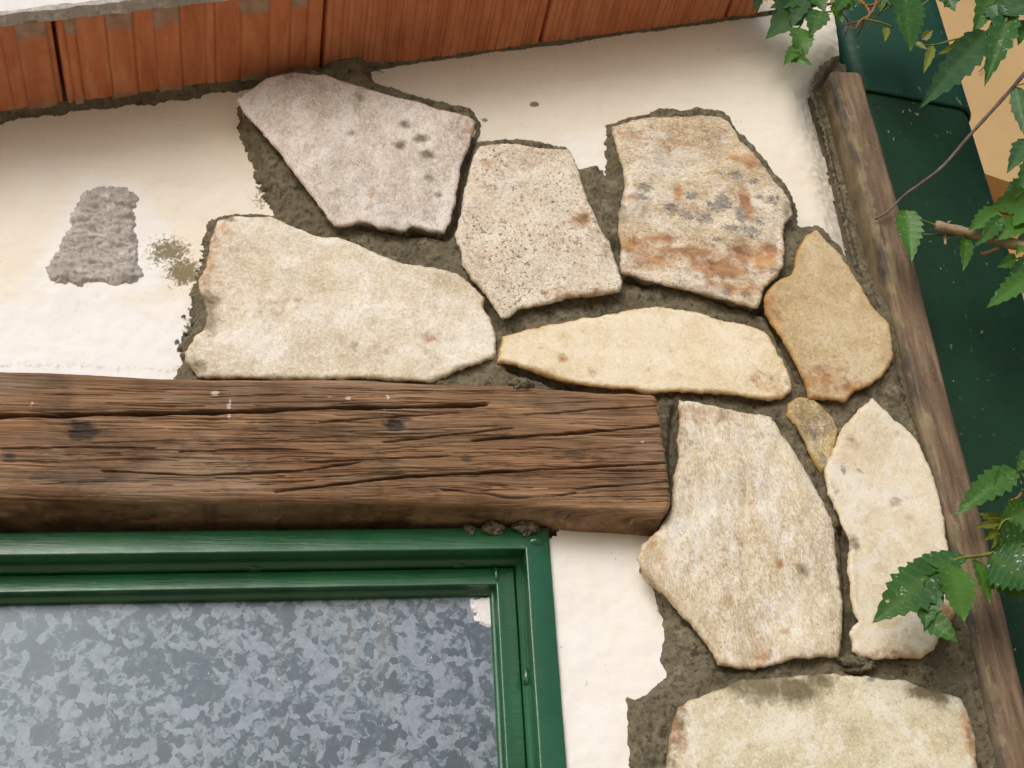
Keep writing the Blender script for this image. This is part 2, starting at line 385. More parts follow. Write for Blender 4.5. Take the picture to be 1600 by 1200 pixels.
def mat_leaf(name, c1, c2, dust=0.0, vein=(120, 150, 70)):
    m = Mat(name)
    rn = m.rnd(); a = m.noise(60, 4)
    col = m.mix(m.math('ADD', m.math('MULTIPLY', rn, 0.6), m.math('MULTIPLY', a, 0.4)), lin(c1), lin(c2))
    vv = m.attr('vein')
    col = m.mix(m.math('MULTIPLY', vv, 0.22), col, lin(vein))
    if dust > 0:
        d = m.ramp(m.noise(240, 3, 0.6, 0.4), [(0.62, 0.0), (0.67, dust)])
        d = m.math('MULTIPLY', d, m.ramp(m.noise(45, 2), [(0.42, 0.0), (0.58, 1.0)]))
        col = m.mix(d, col, lin((196, 204, 192)))
    h = m.math('ADD', m.math('MULTIPLY', vv, -0.3), m.math('MULTIPLY', m.noise(160, 3), 0.4))
    m.out(col, 0.42, m.bump(h, 0.5, 0.002), spec=0.5)
    tr = m.n.new('ShaderNodeBsdfTranslucent'); m.put(tr.inputs[0], m.mix(0.5, col, lin((120, 150, 30))))
    ms = m.n.new('ShaderNodeMixShader'); ms.inputs[0].default_value = 0.28
    m.l.new(m.b.outputs[0], ms.inputs[1]); m.l.new(tr.outputs[0], ms.inputs[2])
    m.l.new(ms.outputs[0], m.n['Material Output'].inputs[0])
    return m.m
def mat_simple(name, c, c2, scale=20, rough=0.8, bump=0.3, stretch=(1, 1, 1)):
    m = Mat(name); a = m.noise(scale, 5, 0.6, 0.2, m.mapv(stretch)); b = m.noise(scale * 9, 4, 0.6)
    col = m.ramp(m.math('ADD', m.math('MULTIPLY', a, 0.7), m.math('MULTIPLY', b, 0.3)), [(0.36, lin(c)), (0.64, lin(c2))])
    return m.out(col, rough, m.bump(m.math('ADD', a, m.math('MULTIPLY', b, 0.5)), bump, 0.004), spec=0.3)

PLASTER = mat_plaster(); MORTAR = mat_mortar()
PATCH = mat_mortar('dry grey cement render', (174, 168, 162), (196, 191, 187), (158, 151, 145), 0.002)
GREEN = mat_paint('glossy green enamel', (12, 78, 42), (18, 96, 54), 0.30, spec=0.7, coat=0.7)
PIPE_GREEN = mat_paint('dark green enamel', (12, 48, 28), (16, 56, 34), 0.6, 0.9, spec=0.25)
SLEEVE_GREEN = mat_paint('teal green enamel', (10, 58, 42), (13, 66, 48), 0.5, 0.4, spec=0.3)
BRICK = mat_brick(); WOOD = mat_wood(); POST = mat_post(); GALV = mat_galvanised()
FASCIA = mat_simple('white painted concrete', (222, 220, 220), (238, 238, 240), 12, 0.8, 0.4)
TAN = mat_simple('tan painted render', (196, 164, 116), (204, 173, 124), 3, 0.85, 0.2)
OCHRE = mat_simple('ochre painted render', (190, 146, 84), (198, 154, 92), 3, 0.85, 0.2)
CORE = mat_simple('rough cement core', (110, 102, 88), (140, 130, 112), 14)
GROUND = mat_simple('pale packed earth', (158, 144, 120), (184, 170, 146), 2, 0.9, 0.4)
CANE = mat_simple('pale cut cane bark', (142, 122, 94), (176, 156, 128), 30, 0.7, 0.4, (1, 1, 5))
TWIG = mat_simple('grey brown twig bark', (84, 70, 62), (124, 108, 98), 60, 0.75, 0.4)
ROOT = mat_simple('dry tan tendril', (112, 78, 44), (156, 118, 74), 60, 0.8, 0.4)
PETIOLE = mat_simple('green leaf stalk', (92, 104, 40), (128, 130, 58), 60, 0.6, 0.2)
LEAF = mat_leaf('vine leaf', (44, 92, 30), (80, 132, 44), 0.4)
LEAF_D = mat_leaf('dusty dark vine leaf', (36, 84, 36), (60, 112, 46), 1.0)
LEAF_B = mat_leaf('bluish dark vine leaf', (46, 88, 50), (72, 114, 74), 0.2)
LEAF_Y = mat_leaf('young yellow green leaf', (104, 116, 28), (126, 132, 44), 0.0, (150, 140, 70))

# ------------------------------------------------------------------ ground and neighbouring house
gv = [(-60, -60, 0), (60, -60, 0), (60, 60, 0), (-60, 60, 0)]
g = mesh_obj('ground', gv, [(0, 1, 2, 3)], GROUND); g['kind'] = 'structure'

nb0 = P(1570, 282, 1.9); nb_dir = np.array([math.cos(math.radians(18)), math.sin(math.radians(18)), 0]); nb_n = np.array([-nb_dir[1], nb_dir[0], 0])
nb = empty('neighbour_house', (nb0[0], nb0[1], 0), 'tan rendered neighbouring house wall seen behind the green pipe', 'house')
def nbbox(s0, s1, t0, t1, z0, z1):
    V, Fc = box(s0, s1, t0, t1, z0, z1)
    return [tuple(np.array([nb0[0], nb0[1], 0]) + nb_dir * v[0] + nb_n * v[1] + np.array([0, 0, v[2]])) for v in V], Fc
V, Fc = nbbox(-0.45, 4.5, 0.0, 0.5, nb0[2], nb0[2] + 2.2); mesh_obj('upper_wall', V, Fc, TAN, nb, smooth=False)
V, Fc = nbbox(-0.45, 4.5, 0.13, 0.5, 0.0, nb0[2] - 0.002); mesh_obj('lower_wall', V, Fc, OCHRE, nb, smooth=False)
ca, cb = None, None
def on_nb(px, py, off):
    r = ROT @ np.array([px - 800.0, py - 600.0, F]); o = np.array([nb0[0], nb0[1], 0]) + nb_n * off
    t = ((o - CAM) @ nb_n) / (r @ nb_n); return CAM + r * t
V, Fc = tube([on_nb(1530, 112, -0.01), on_nb(1568, 72, -0.012), on_nb(1680, -60, -0.01)], 0.0018, 6)
mesh_obj('cable', V, Fc, TWIG, nb)

# ------------------------------------------------------------------ the rake of the eave
EA, EB = P(0, 187, 0), P(1200, 25, 0)
EU = (EB - EA) / np.linalg.norm(EB - EA)               # along the rake
EN = np.array([-EU[2], 0, EU[0]])                      # up, square to the soffit
def rake_z(x): return EA[2] + (x - EA[0]) * EU[2] / EU[0]
r = ROT @ np.array([88 - 800.0, 30 - 600.0, F]); t = ((EA - CAM) @ EN) / (r @ EN); OVER = -(CAM + r * t)[1]
print('eave overhang', OVER)

# ------------------------------------------------------------------ house wall
wall = empty('house_wall', (P(800, 600)[0], 0.0, 0.0), 'white plastered house wall being faced with rough pale stones in wet mortar', 'wall')

# window opening (outer edge of the steel frame) in wall coordinates
WC = P(853, 832, 0)                                     # top right corner of the frame
wu = P(0, 841, 0) - WC; wu /= np.linalg.norm(wu)        # along the head, to the left
wd = P(881, 1205, 0) - WC; wd[1] = 0; wd /= np.linalg.norm(wd)
WIN_W, WIN_H = 1.05, 0.95
win_poly = [WC, WC + wu * WIN_W, WC + wu * WIN_W + wd * WIN_H, WC + wd * WIN_H]
win_poly = np.array([[p[0], p[2]] for p in win_poly])

mortar_px = [(272, 588), (283, 562), (279, 535), (296, 505), (299, 470), (303, 440), (316, 400), (322, 348), (331, 337), (370, 331), (430, 334),
  (424, 320), (402, 287), (393, 250), (376, 215), (369, 162), (390, 141), (414, 120), (455, 106), (492, 112), (497, 90), (540, 85), (588, 82), (580, 112),
  (588, 130), (622, 140), (660, 150), (700, 163), (741, 170), (751, 186), (752, 203), (746, 220), (795, 214), (860, 224), (893, 229), (902, 262),
  (925, 257), (943, 260), (948, 278), (947, 240), (949, 190), (985, 180), (1010, 176), (1016, 169), (1045, 167), (1062, 172), (1080, 165),
  (1112, 171), (1130, 175), (1147, 188), (1155, 205), (1184, 232), (1203, 256), (1232, 290), (1247, 318), (1250, 352), (1280, 347), (1322, 394),
  (1345, 432), (1327, 364), (1310, 287), (1289, 202), (1271, 142), (1277, 116), (1284, 100), (1296, 88), (1312, 82), (1328, 90), (1330, 130), (1392, 400), (1460, 700), (1540, 1000),
  (1640, 1300), (985, 1300), (975, 1198), (971, 1137), (970, 1090), (975, 1077), (988, 1085), (1005, 1080), (1032, 1053), (1022, 1033), (1030, 996),
  (1027, 969), (1017, 945), (1012, 915), (996, 872), (1004, 835), (1012, 812), (985, 806), (975, 780), (985, 700), (980, 640), (800, 640), (500, 630), (285, 625)]
mortar_poly = XZ(mortar_px, -0.006)
edge_px = [(1336, 10), (1330, 70), (1300, 100), (1271, 142), (1289, 202), (1310, 287), (1327, 364), (1347, 440), (1375, 540), (1420, 700), (1490, 1000), (1570, 1300)]
edge_line = XZ(edge_px, 0)

# --- plaster: a finely gridded sheet in view, plain sheet beyond
def plaster_grid(name, x0, x1, z0, z1, step):
    xs = np.arange(x0, x1 + step, step); zs = np.arange(z0, z1 + step, step)
    X, Z = np.meshgrid(xs, zs); nx, nz = len(xs), len(zs); X = X.ravel(); Z = Z.ravel()
    y = 0.0016 * fbm(X * 9, Z * 9, 1, 4) + 0.0005 * fbm(X * 60, Z * 60, 4, 3)
    # right-hand edge rolls back to the recessed joint
    ex = np.interp(Z, edge_line[::-1, 1], edge_line[::-1, 0])
    de = ex - X + 0.0022 * fbm(X * 130, Z * 130, 8, 3)
    y = y + 0.020 * (1 - sstep(-0.004, 0.055, de)) ** 2
    # thick lip of plaster beside the frame, under the beam
    wsd = sdf(win_poly, X, Z)
    keep = (de > 0) & (wsd < 0.004) & ~((X < WC[0] - .003) & (X > WC[0] - WIN_W) & (Z < WC[2] + .045) & (Z > WC[2] - .03)) & (Z < EA[2] + (X - EA[0]) * EU[2] / EU[0] + 0.03)
    # ragged top of the plaster strip between frame and stones
    tx = XZ([(845, 850), (862, 842), (876, 826), (892, 814), (930, 808), (965, 810), (1000, 815), (1020, 822)], 0)
    jag = np.interp(X, tx[:, 0], tx[:, 1]) + 0.003 * fbm(X * 160, Z * 60, 12, 3)
    strip = (X > tx[0, 0]) & (X < P(1020, 830)[0]) & (Z < P(930, 650)[2])
    keep &= ~(strip & (Z > jag) & (Z < P(930, 740)[2]))
    y = y - 0.006 * sstep(0.0, 0.02, P(930, 720)[2] - Z) * ((X > P(845, 1000)[0]) & (X < P(1100, 1000)[0]))
    # attributes
    pp = XZ([(120, 265), (215, 270), (265, 330), (300, 400), (262, 470), (180, 500), (60, 500), (20, 450), (50, 380), (90, 310)], 0)
    w = 0.62 * sstep(-0.025, 0.03, sdf(pp, X, Z))
    low = sstep(0.20, 0.02, Z - P(100, 580)[2]) * sstep(P(420, 500)[0], P(300, 500)[0], X); w = np.maximum(w, 0.8 * low)
    w = np.maximum(w, 0.55 * sstep(.12, .02, np.abs(Z - P(900, 250)[2])) * sstep(.10, .02, np.abs(X - P(930, 250)[0])))
    w = np.maximum(w, ((X > P(845, 1000)[0]) & (X < P(1100, 1000)[0]) & (Z < P(930, 780)[2])) * 0.55)
    gsm = 0.56 * sstep(0.030, 0.003, de) * (Z < P(1270, 110)[2])
    gsm = np.maximum(gsm, 0.55 * np.exp(-((Z - P(60, 572)[2]) / 0.008) ** 2) * (X < P(300, 500)[0]))
    sp = np.zeros_like(X)
    for px, py, rx, rz, k in [(264, 392, .032, .024, 1.0), (288, 425, .026, .026, 1.05), (300, 520, .014, .03, .8), (408, 312, .016, .02, .72), (240, 410, .014, .02, .6),
                              (835, 163, .0068, .005, 1.5), (757, 188, .006, .005, .95), (745, 165, .006, .012, .45), (1020, 1045, .006, .008, .5), (1024, 960, .005, .02, .5),
                              (1150, 190, .014, .010, .5), (590, 110, .012, .012, .7), (600, 135, .012, .005, .6), (1160, 215, .02, .01, .4), (290, 575, .016, .008, .7)]:
        c = P(px, py, 0); sp = np.maximum(sp, k * np.exp(-(((X - c[0]) / rx) ** 2 + ((Z - c[2]) / rz) ** 2)))
    dj = (EA[2] + (X - EA[0]) * EU[2] / EU[0]) - Z
    sp = np.maximum(sp, 0.62 * np.exp(-(dj / 0.006) ** 2) * np.where(X < P(600, 100)[0], 1.0, 0.75))
    used, Fq = grid_faces(keep, nx, nz)
    V = np.stack([X, y, Z], 1)[used]
    return mesh_obj(name, V, Fq, PLASTER, wall, attrs={'w': w[used], 'g': gsm[used], 'splat': sp[used]})
xl, xr = P(-60, 600)[0], P(1450, 600)[0]
zb, zt = P(800, 1290)[2], P(1320, 0)[2]
plaster_grid('plaster', xl, xr, zb, zt, 0.0026)
V, Fc = box(xl - 1.6, xl + 0.0005, 0.0005, 0.02, WC[2] + 0.0, rake_z(xl) + 0.02)
mesh_obj('plaster', V, Fc, PLASTER, wall, smooth=False, attrs={'w': np.zeros(8), 'g': np.zeros(8), 'splat': np.zeros(8)})
corner_x = P(1480, 700)[0]
V, Fc = box(WC[0] - 0.004, corner_x - 0.02, 0.0, 0.02, 0.0, zb + 0.001)
mesh_obj('plaster', V, Fc, PLASTER, wall, smooth=False, attrs={'w': np.zeros(8), 'g': np.zeros(8), 'splat': np.zeros(8)})
# masonry core behind the coat (around the window opening)
for b in [(xl - 1.6, WC[0] - WIN_W - 0.03, 0.022, 0.26, 0, rake_z(xl - 0.6)), (WC[0] + 0.022, corner_x - 0.012, 0.022, 0.26, 0, rake_z(WC[0]) + 0.075),
          (WC[0] - WIN_W - 0.03, WC[0] + 0.022, 0.022, 0.26, WC[2] + 0.02, rake_z(WC[0] - WIN_W)), (WC[0] - WIN_W - 0.03, WC[0] + 0.022, 0.022, 0.26, 0, WC[2] - WIN_H - 0.05)]:
    V, Fc = box(*b); mesh_obj('masonry', V, Fc, CORE, wall, smooth=False)

# --- mortar bed
def mortar_bed():
    x0, x1 = P(220, 600, 0)[0], P(1560, 700, 0)[0]; z0, z1 = zb, P(1300, 15)[2]; st = 0.0017
    xs = np.arange(x0, x1, st); zs = np.arange(z0, z1, st); X, Z = np.meshgrid(xs, zs); nx, nz = len(xs), len(zs); X = X.ravel(); Z = Z.ravel()
    s = sdf(mortar_poly, X, Z)
    rag = 0.0030 * fbm(X * 90, Z * 90, 21, 4, 0.6)
    for (px, py, rx, rz, k) in [(275, 400, .030, .026, .014), (290, 520, .016, .04, .012), (408, 305, .018, .02, .012)]:
        c = P(px, py, 0); wgt = np.exp(-(((X - c[0]) / rx) ** 2 + ((Z - c[2]) / rz) ** 2))
        rag = rag + wgt * (k * (0.25 + fbm(X * 170, Z * 170, 31, 3, 0.7)))
    s2 = s + rag
    lumps = 0.0032 * fbm(X * 24, Z * 24, 41, 5, 0.6) + 0.0018 * np.maximum(0, fbm(X * 130, Z * 130, 44, 3, 0.6)) - 0.0022 * np.maximum(0, fbm(X * 75, Z * 75, 47, 3))
    hgt = np.where(s2 < 0.004, s2 * 0.9, 0.0036 + 0.0185 * sstep(0.002, 0.017, s + 0.3 * np.clip(rag, -.004, .004))) + lumps * sstep(0, 0.01, s2) * 1.1; hgt = np.maximum(hgt, -0.003)
    for gap, gdep, gwid in [([(745, 188), (728, 262), (716, 345), (697, 368), (650, 361)], .013, .005), ([(1318, 830), (1324, 900), (1328, 960), (1326, 1008)], .014, .005), ([(962, 380), (972, 436), (1010, 444)], .012, .005),
                            ([(800, 576), (860, 596), (905, 607)], .010, .006), ([(1196, 484), (1225, 545), (1250, 595)], .010, .005), ([(758, 470), (776, 512)], .010, .004), ([(1055, 640), (1050, 700), (1052, 770), (1030, 815)], .012, .005),
                            ([(1400, 560), (1420, 620), (1445, 690), (1470, 790), (1490, 900)], .008, .006), ([(1188, 470), (1192, 486)], .01, .006), ([(1100, 462), (1180, 484)], .007, .004), ([(560, 355), (640, 366)], .006, .004)]:
        dg = linedist(XZ(gap, -0.02), X, Z); hgt = hgt - gdep * np.exp(-(dg / gwid) ** 2) * sstep(.003, .010, s)
    ex = np.interp(Z, edge_line[::-1, 1], edge_line[::-1, 0])
    rec = sstep(-0.004, 0.006, X - ex) * sstep(P(1300, 520)[2], P(1300, 400)[2], Z)      # joint along the post lies deeper than the plaster
    hgt = hgt * (1 - rec) + rec * (-0.008 + lumps * 0.7)
    keep = s2 > -0.002
    used, Fq = grid_faces(keep, nx, nz)
    o = mesh_obj('mortar_bed', np.stack([X, -hgt, Z], 1)[used], Fq, MORTAR, wall)
    tag(o, 'still damp grey brown mortar between the stones')
mortar_bed()
# ragged mortar line under the eave bricks
def eave_mortar():
    n = 620; xs = np.linspace(P(-80, 200)[0], P(1215, 25)[0], n); rows = 9; V = []; keepr = []
    for j in range(rows):
        a = j / (rows - 1)
        left = sstep(P(640, 100)[0], P(560, 100)[0], xs)
        wdt = (0.0010 + 0.0058 * left) * (0.55 + 0.9 * np.clip(fbm(xs * 26, xs * 0, 55, 4, 0.6) + 0.35, 0, 1.6))
        zz = rake_z(xs) + 0.004 - a * (wdt + 0.004); yy = -0.010 * (1 - a) ** 1.3 * (0.6 + 0.6 * left) - 0.0018 * fbm(xs * 120, zz * 120, 60, 3) + 0.0014 * a
        V += list(np.stack([xs, yy, zz], 1))
    idx = np.arange(rows * n).reshape(rows, n)
    Fq = np.stack([idx[:-1, :-1], idx[1:, :-1], idx[1:, 1:], idx[:-1, 1:]], -1).reshape(-1, 4)
    mesh_obj('mortar_joint', np.array(V), Fq, MORTAR, wall)
eave_mortar()

# --- patch of bare cement
def cement_patch():
    poly = XZ([(135, 296), (178, 290), (205, 296), (217, 308), (211, 330), (213, 360), (217, 385), (216, 410), (226, 430), (205, 446), (180, 446), (160, 440), (120, 446),
               (92, 443), (76, 436), (73, 420), (85, 398), (95, 375), (112, 355), (112, 335), (122, 315)], 0)
    x0, z0 = poly.min(0) - 0.012; x1, z1 = poly.max(0) + 0.012; st = 0.0011
    xs = np.arange(x0, x1, st); zs = np.arange(z0, z1, st); X, Z = np.meshgrid(xs, zs); nx, nz = len(xs), len(zs); X = X.ravel(); Z = Z.ravel()
    s = sdf(poly, X, Z) + 0.0030 * fbm(X * 110, Z * 110, 71, 4, 0.6)
    hgt = np.clip(s * 0.8, -0.003, 0.0025) + sstep(0, 0.008, s) * (0.0065 * np.abs(fbm(X * 42 + Z * 18, Z * 60, 73, 2, 0.5)) + 0.0008 * fbm(X * 200, Z * 200, 75, 3))
    used, Fq = grid_faces(s > -0.003, nx, nz)
    mesh_obj('cement_patch', np.stack([X, -hgt, Z], 1)[used], Fq, PATCH, wall)
cement_patch()

# --- facing stones
def stone(poly_px, Yf, mat, seed, label, relief=0.0035, rnd=0.006,  tilt=(0, 0), thick=0.03, stains=(), edgew=0.010, flare=-0.0085, big=14):
    rnd = rnd * 0.36; edgew = edgew * 0.8
    base = XZ(poly_px, Yf)
    b = resample(base, 0.0024)
    c = b.mean(0)
    t = np.roll(b, -1, 0) - np.roll(b, 1, 0); nrm = np.stack([t[:, 1], -t[:, 0]], 1); nrm /= np.linalg.norm(nrm, axis=1)[:, None] + 1e-9
    area = 0.5 * np.sum(b[:, 0] * np.roll(b[:, 1], -1) - np.roll(b[:, 0], -1) * b[:, 1])
    if area < 0: nrm = -nrm
    jit = 0.0011 * fbm(b[:, 0] * 70, b[:, 1] * 70, seed, 4, 0.65) + 0.0006 * fbm(b[:, 0] * 240, b[:, 1] * 240, seed + 5, 2)
    b = b + nrm * jit[:, None]
    st = 0.0026
    xs = np.arange(b[:, 0].min(), b[:, 0].max(), st); zs = np.arange(b[:, 1].min(), b[:, 1].max(), st)
    X, Z = np.meshgrid(xs, zs); X = X.ravel(); Z = Z.ravel(); rg = np.random.default_rng(seed)
    X = X + rg.uniform(-.3, .3, X.shape) * st; Z = Z + rg.uniform(-.3, .3, Z.shape) * st
    d = sdf(b, X, Z); k = d > 0.0014
    pts = [Vector(p) for p in b] + [Vector((x, z)) for x, z in zip(X[k], Z[k])]
    nb_ = len(b)
    vo, eo, fo, *_ = delaunay_2d_cdt(pts, [], [list(range(nb_))], 1, 1e-6)
    vo = np.array([[v[0], v[1]] for v in vo]); tris = np.array([f for f in fo if len(f) == 3])
    D = np.abs(sdf(b, vo[:, 0], vo[:, 1])); x, z = vo[:, 0], vo[:, 1]
    rr = rnd * (0.55 + 0.9 * np.clip(0.5 + fbm(x * 25, z * 25, seed + 9, 3), 0, 1.4)) + 1e-4
    q = np.clip(1 - D / rr, 0, 1); rim = rr * (1 - np.sqrt(np.maximum(0, 1 - q * q)))
    led = fbm(x * big, z * big, seed + 2, 3, 0.5)
    terr = np.round(led * 3.0) / 3.0; led2 = 0.6 * led + 0.4 * (terr + 0.35 * sstep(-.12, .12, led - terr))     # split ledges
    rel = 0.9 * relief * led2 + relief * 0.18 * fbm(x * 55, z * 55, seed + 4, 4, 0.6) - 0.0007 * np.maximum(0, fbm(x * 170, z * 170, seed + 6, 2))
    rr = 1
    y = Yf + 0.9 * rim - rel * sstep(0, 0.012, D) + tilt[0] * (x - c[0]) + tilt[1] * (z - c[1])
    # boundary loop in the result mesh
    from collections import Counter
    cnt = Counter()
    for f in tris:
        for i in range(3): cnt[(f[i], f[(i + 1) % 3])] += 1
    bed = {a: b2 for (a, b2), n in cnt.items() if (b2, a) not in cnt}
    V = np.stack([x, y, z], 1)
    loop = []; start = next(iter(bed)); cur = start
    while True:
        loop.append(cur); cur = bed.get(cur)
        if cur is None or cur == start or len(loop) > len(bed): break
    loop = np.array(loop); L = len(loop); faces = [tuple(f) for f in tris]
    # orient the front towards -Y
    a0 = V[tris[:, 0]]; nn = np.cross(V[tris[:, 1]] - a0, V[tris[:, 2]] - a0)
    flip = nn[:, 1].sum() > 0
    tt = np.roll(V[loop], -1, 0) - np.roll(V[loop], 1, 0); on = np.stack([tt[:, 2], 0 * tt[:, 0], -tt[:, 0]], 1); on /= np.linalg.norm(on, axis=1)[:, None] + 1e-9
    ctr = np.array([c[0], 0, c[1]])
    if ((V[loop] - ctr) * on).sum() < 0: on = -on
    prev = loop; allV = [V]; nv = len(V)
    for ring, (dy, ou) in enumerate([(0.0020, 0.08), (0.006, 0.45), (0.012, 0.9), (thick, 1.15)]):
        w = V[loop].copy(); w[:, 1] += dy
        w += on * (flare * ou + 0.0014 * fbm(w[:, 0] * 70 + ring * 3, w[:, 2] * 70, seed + 20 + ring, 3))[:, None]
        allV.append(w); ids = np.arange(nv, nv + L); nv += L
        for i in range(L):
            j = (i + 1) % L; faces.append((prev[j], prev[i], ids[i], ids[j]))
        prev = ids
    if flip: faces = [tuple(reversed(f)) for f in faces]
    V = np.concatenate(allV); n0 = len(x)
    edge = np.ones(len(V)) * 0.95; edge[:n0] = np.exp(-(D / edgew))
    S = np.zeros((len(V), 3))
    for ch, px, py, rx, ry, kk in stains:
        cc = P(px, py, Yf); gsc = 1.35 if ch == 1 else 1.15; sx = rx * 0.0007 * gsc; sz = ry * 0.00082 * gsc
        S[:, ch] = np.maximum(S[:, ch], kk * np.exp(-(((V[:, 0] - cc[0]) / sx) ** 2 + ((V[:, 2] - cc[2]) / sz) ** 2)))
    o = mesh_obj('stone', V, [tuple(int(i) for i in f) for f in faces], mat, wall, loc=(c[0], Yf, c[1]), attrs={'edge': edge, 'stain': S})
    tag(o, label); return o

S1 = [(367.5,157.5),(392,141),(416,121),(460,112),(490,115),(510,115),(535,124),(575,136),(605,144),(650,154),(692,167),(735,176),(744,184),(741,202),(732,230),(720,260),(714,302),(706,340),(695,362),(670,359),(645,353),(635,361),(592,357),(580,350),(560,349),(540,355),(522,354),(510,340),(490,312),(470,285),(442,247),(410,210),(382,180)]
S2 = [(341,342),(368,335),(429,337),(456,351),(506,369),(527,369),(561,381),(611,403),(635,410),(682,416),(716,427),(743,447),(758,462),(757,479),(767,496),(775,519),(775,550),(771,558),(750,565),(716,575),(699,587),(669,596),(635,592),(567,589),(500,590),(429,590),(310,588),(290,565),(290,550),(304,523),(317,516),(324,489),(312,452),(310,438),(321,415),(327,384),(332,364)]
S3 = [(751,223),(794,218),(824,224),(858,229),(891,231),(900,250),(910,283),(922,321),(939,358),(952,378),(962,411),(971,442),(969,457),(932,462),(891,465),(854,474),(810,484),(794,496),(783,497),(770,475),(753,448),(736,432),(724,408),(719,381),(711,364),(716,354),(721,324),(729,283),(740,240)]
S4 = [(957,196),(990,187),(1014,181),(1060,180),(1110,179),(1130,182),(1140,189),(1148,203),(1160,220),(1180,238),(1196,260),(1210,282),(1226,298),(1236,312),(1239,334),(1228,348),(1224,364),(1227,378),(1225,415),(1212,435),(1195,448),(1190,469),(1185,480),(1161,475),(1127,465),(1104,459),(1080,453),(1040,445),(1006,435),(972,425),(969,418),(971,388),(967,361),(967,330),(977,292),(974,260),(968,244),(960,218)]
S5 = [(778,563),(778,550),(787,523),(821,514),(858,504),(905,494),(952,486),(1000,477),(1027,472),(1060,479),(1094,484),(1127,496),(1178,506),(1202,519),(1215,546),(1229,567),(1237,590),(1237,609),(1225,621),(1205,626),(1171,622),(1144,616),(1104,614),(1060,611),(1023,615),(989,609),(939,605),(898,600),(864,590),(831,578),(804,570)]
S6 = [(1278,356),(1293,373),(1316,398),(1347,445),(1364,475),(1391,506),(1396,530),(1399,556),(1384,583),(1364,599),(1337,610),(1323,627),(1296,622),(1266,621),(1261,604),(1249,577),(1232,543),(1208,506),(1195,486),(1195,459),(1208,442),(1239,425),(1244,405),(1249,384),(1262,364)]
S7 = [(1060,627),(1081,629),(1122,637),(1176,647),(1206,652),(1221,678),(1247,711),(1267,745),(1287,779),(1304,813),(1309,843),(1313,890),(1320,942),(1320,989),(1316,1023),(1276,1024),(1249,1024),(1222,1033),(1195,1040),(1154,1041),(1124,1034),(1111,1009),(1094,987),(1073,965),(1048,937),(1027,914),(1004,890),(996,870),(1004,850),(1027,829),(1046,802),(1051,775),(1053,745),(1061,715),(1056,691),(1061,664),(1058,640)]
S8 = [(1365,620),(1382,637),(1409,667),(1432,691),(1446,721),(1459,762),(1470,809),(1477,850),(1486,910),(1487,962),(1463,992),(1454,1015),(1435,1026),(1416,1026),(1390,1029),(1366,1029),(1347,1024),(1336,1015),(1336,1000),(1330,985),(1342,970),(1338,955),(1332,916),(1328,887),(1331,861),(1331,843),(1319,819),(1308,789),(1297,769),(1292,735),(1297,718),(1311,688),(1324,661),(1345,637)]
S9 = [(1237,632),(1254,621),(1274,627),(1297,651),(1306,671),(1301,698),(1292,725),(1284,735),(1274,721),(1264,698),(1247,664),(1235,647)]
S9 = [(1270 + (x - 1270) * 1.16, 677 + (y - 677) * 1.06) for x, y in S9]
S8 = [(x + (6 if x > 1400 else (-3 if x < 1340 else 0)), y) for x, y in S8]
S10 = [(1060,1104),(1077,1094),(1117,1077),(1154,1063),(1212,1056),(1303,1051),(1364,1056),(1414,1061),(1438,1072),(1472,1080),(1502,1087),(1516,1114),(1526,1154),(1530,1205),(1530,1290),(1500,1345),(1300,1360),(1100,1350),(1045,1300),(1042,1200),(1045,1164),(1052,1130)]

stone(S1, -0.034, mat_stone('pinkish grey quartzite', (226, 217, 207), (209, 197, 184), (176, 161, 145), (190, 162, 124), vein_amt=0.5, vein=(234, 230, 226), streak=(1.2, 1, .8), rot=.5, seed=1.3, grain=0.70), 101,
      'pinkish grey stone with olive dabs, touching the brick eave', tilt=(0.03, 0.02), relief=0.0045, rnd=0.005, edgew=0.004,
      stains=[(0, 632, 192, 13, 9, .8), (0, 660, 215, 16, 9, .85), (0, 624, 226, 11, 11, .85), (0, 668, 240, 15, 8, .75), (0, 670, 275, 10, 10, .7), (0, 562, 150, 16, 22, .62), (0, 548, 208, 8, 8, .6), (0, 685, 302, 8, 8, .6), (0, 470, 160, 40, 25, .33), (2, 735, 200, 16, 24, .38), (2, 578, 312, 9, 28, .36), (0, 440, 120, 50, 10, .4)])
stone(S2, -0.030, mat_stone('cream quartzite', (238, 231, 214), (226, 215, 192), (200, 184, 154), (196, 164, 106), vein_amt=0.5, vein=(246, 243, 236), seed=2.1, grain=0.50, speck_amt=.3, speck=(160, 128, 92)), 102,
      'big cream stone sitting on the left part of the wooden beam', relief=0.003, rnd=0.009, edgew=0.008, big=9,
      stains=[(0, 318, 470, 26, 22, .75), (0, 322, 500, 26, 20, .7), (0, 300, 575, 26, 16, .75), (0, 312, 400, 10, 22, .6), (2, 345, 370, 26, 40, .35), (0, 552, 538, 9, 9, .5), (2, 670, 528, 14, 8, .5), (0, 345, 342, 30, 6, .5), (2, 325, 420, 16, 60, .4), (2, 440, 470, 60, 30, .18)])
stone(S3, -0.034, mat_stone('speckled cream stone', (236, 229, 211), (221, 209, 186), (192, 173, 147), (218, 206, 174), vein_amt=0.25, seed=3.7, grain=0.90, speck_amt=.85, speck=(110, 84, 72), speck_scale=230), 103,
      'brown speckled cream stone between the pinkish stone and the rust banded one', relief=0.003, rnd=0.008, edgew=0.007, tilt=(-.04, .02),
      stains=[(0, 912, 343, 14, 13, .72), (2, 912, 345, 20, 18, .6), (0, 945, 395, 10, 30, .45), (2, 760, 250, 20, 15, .3), (2, 900, 460, 60, 10, .4)])
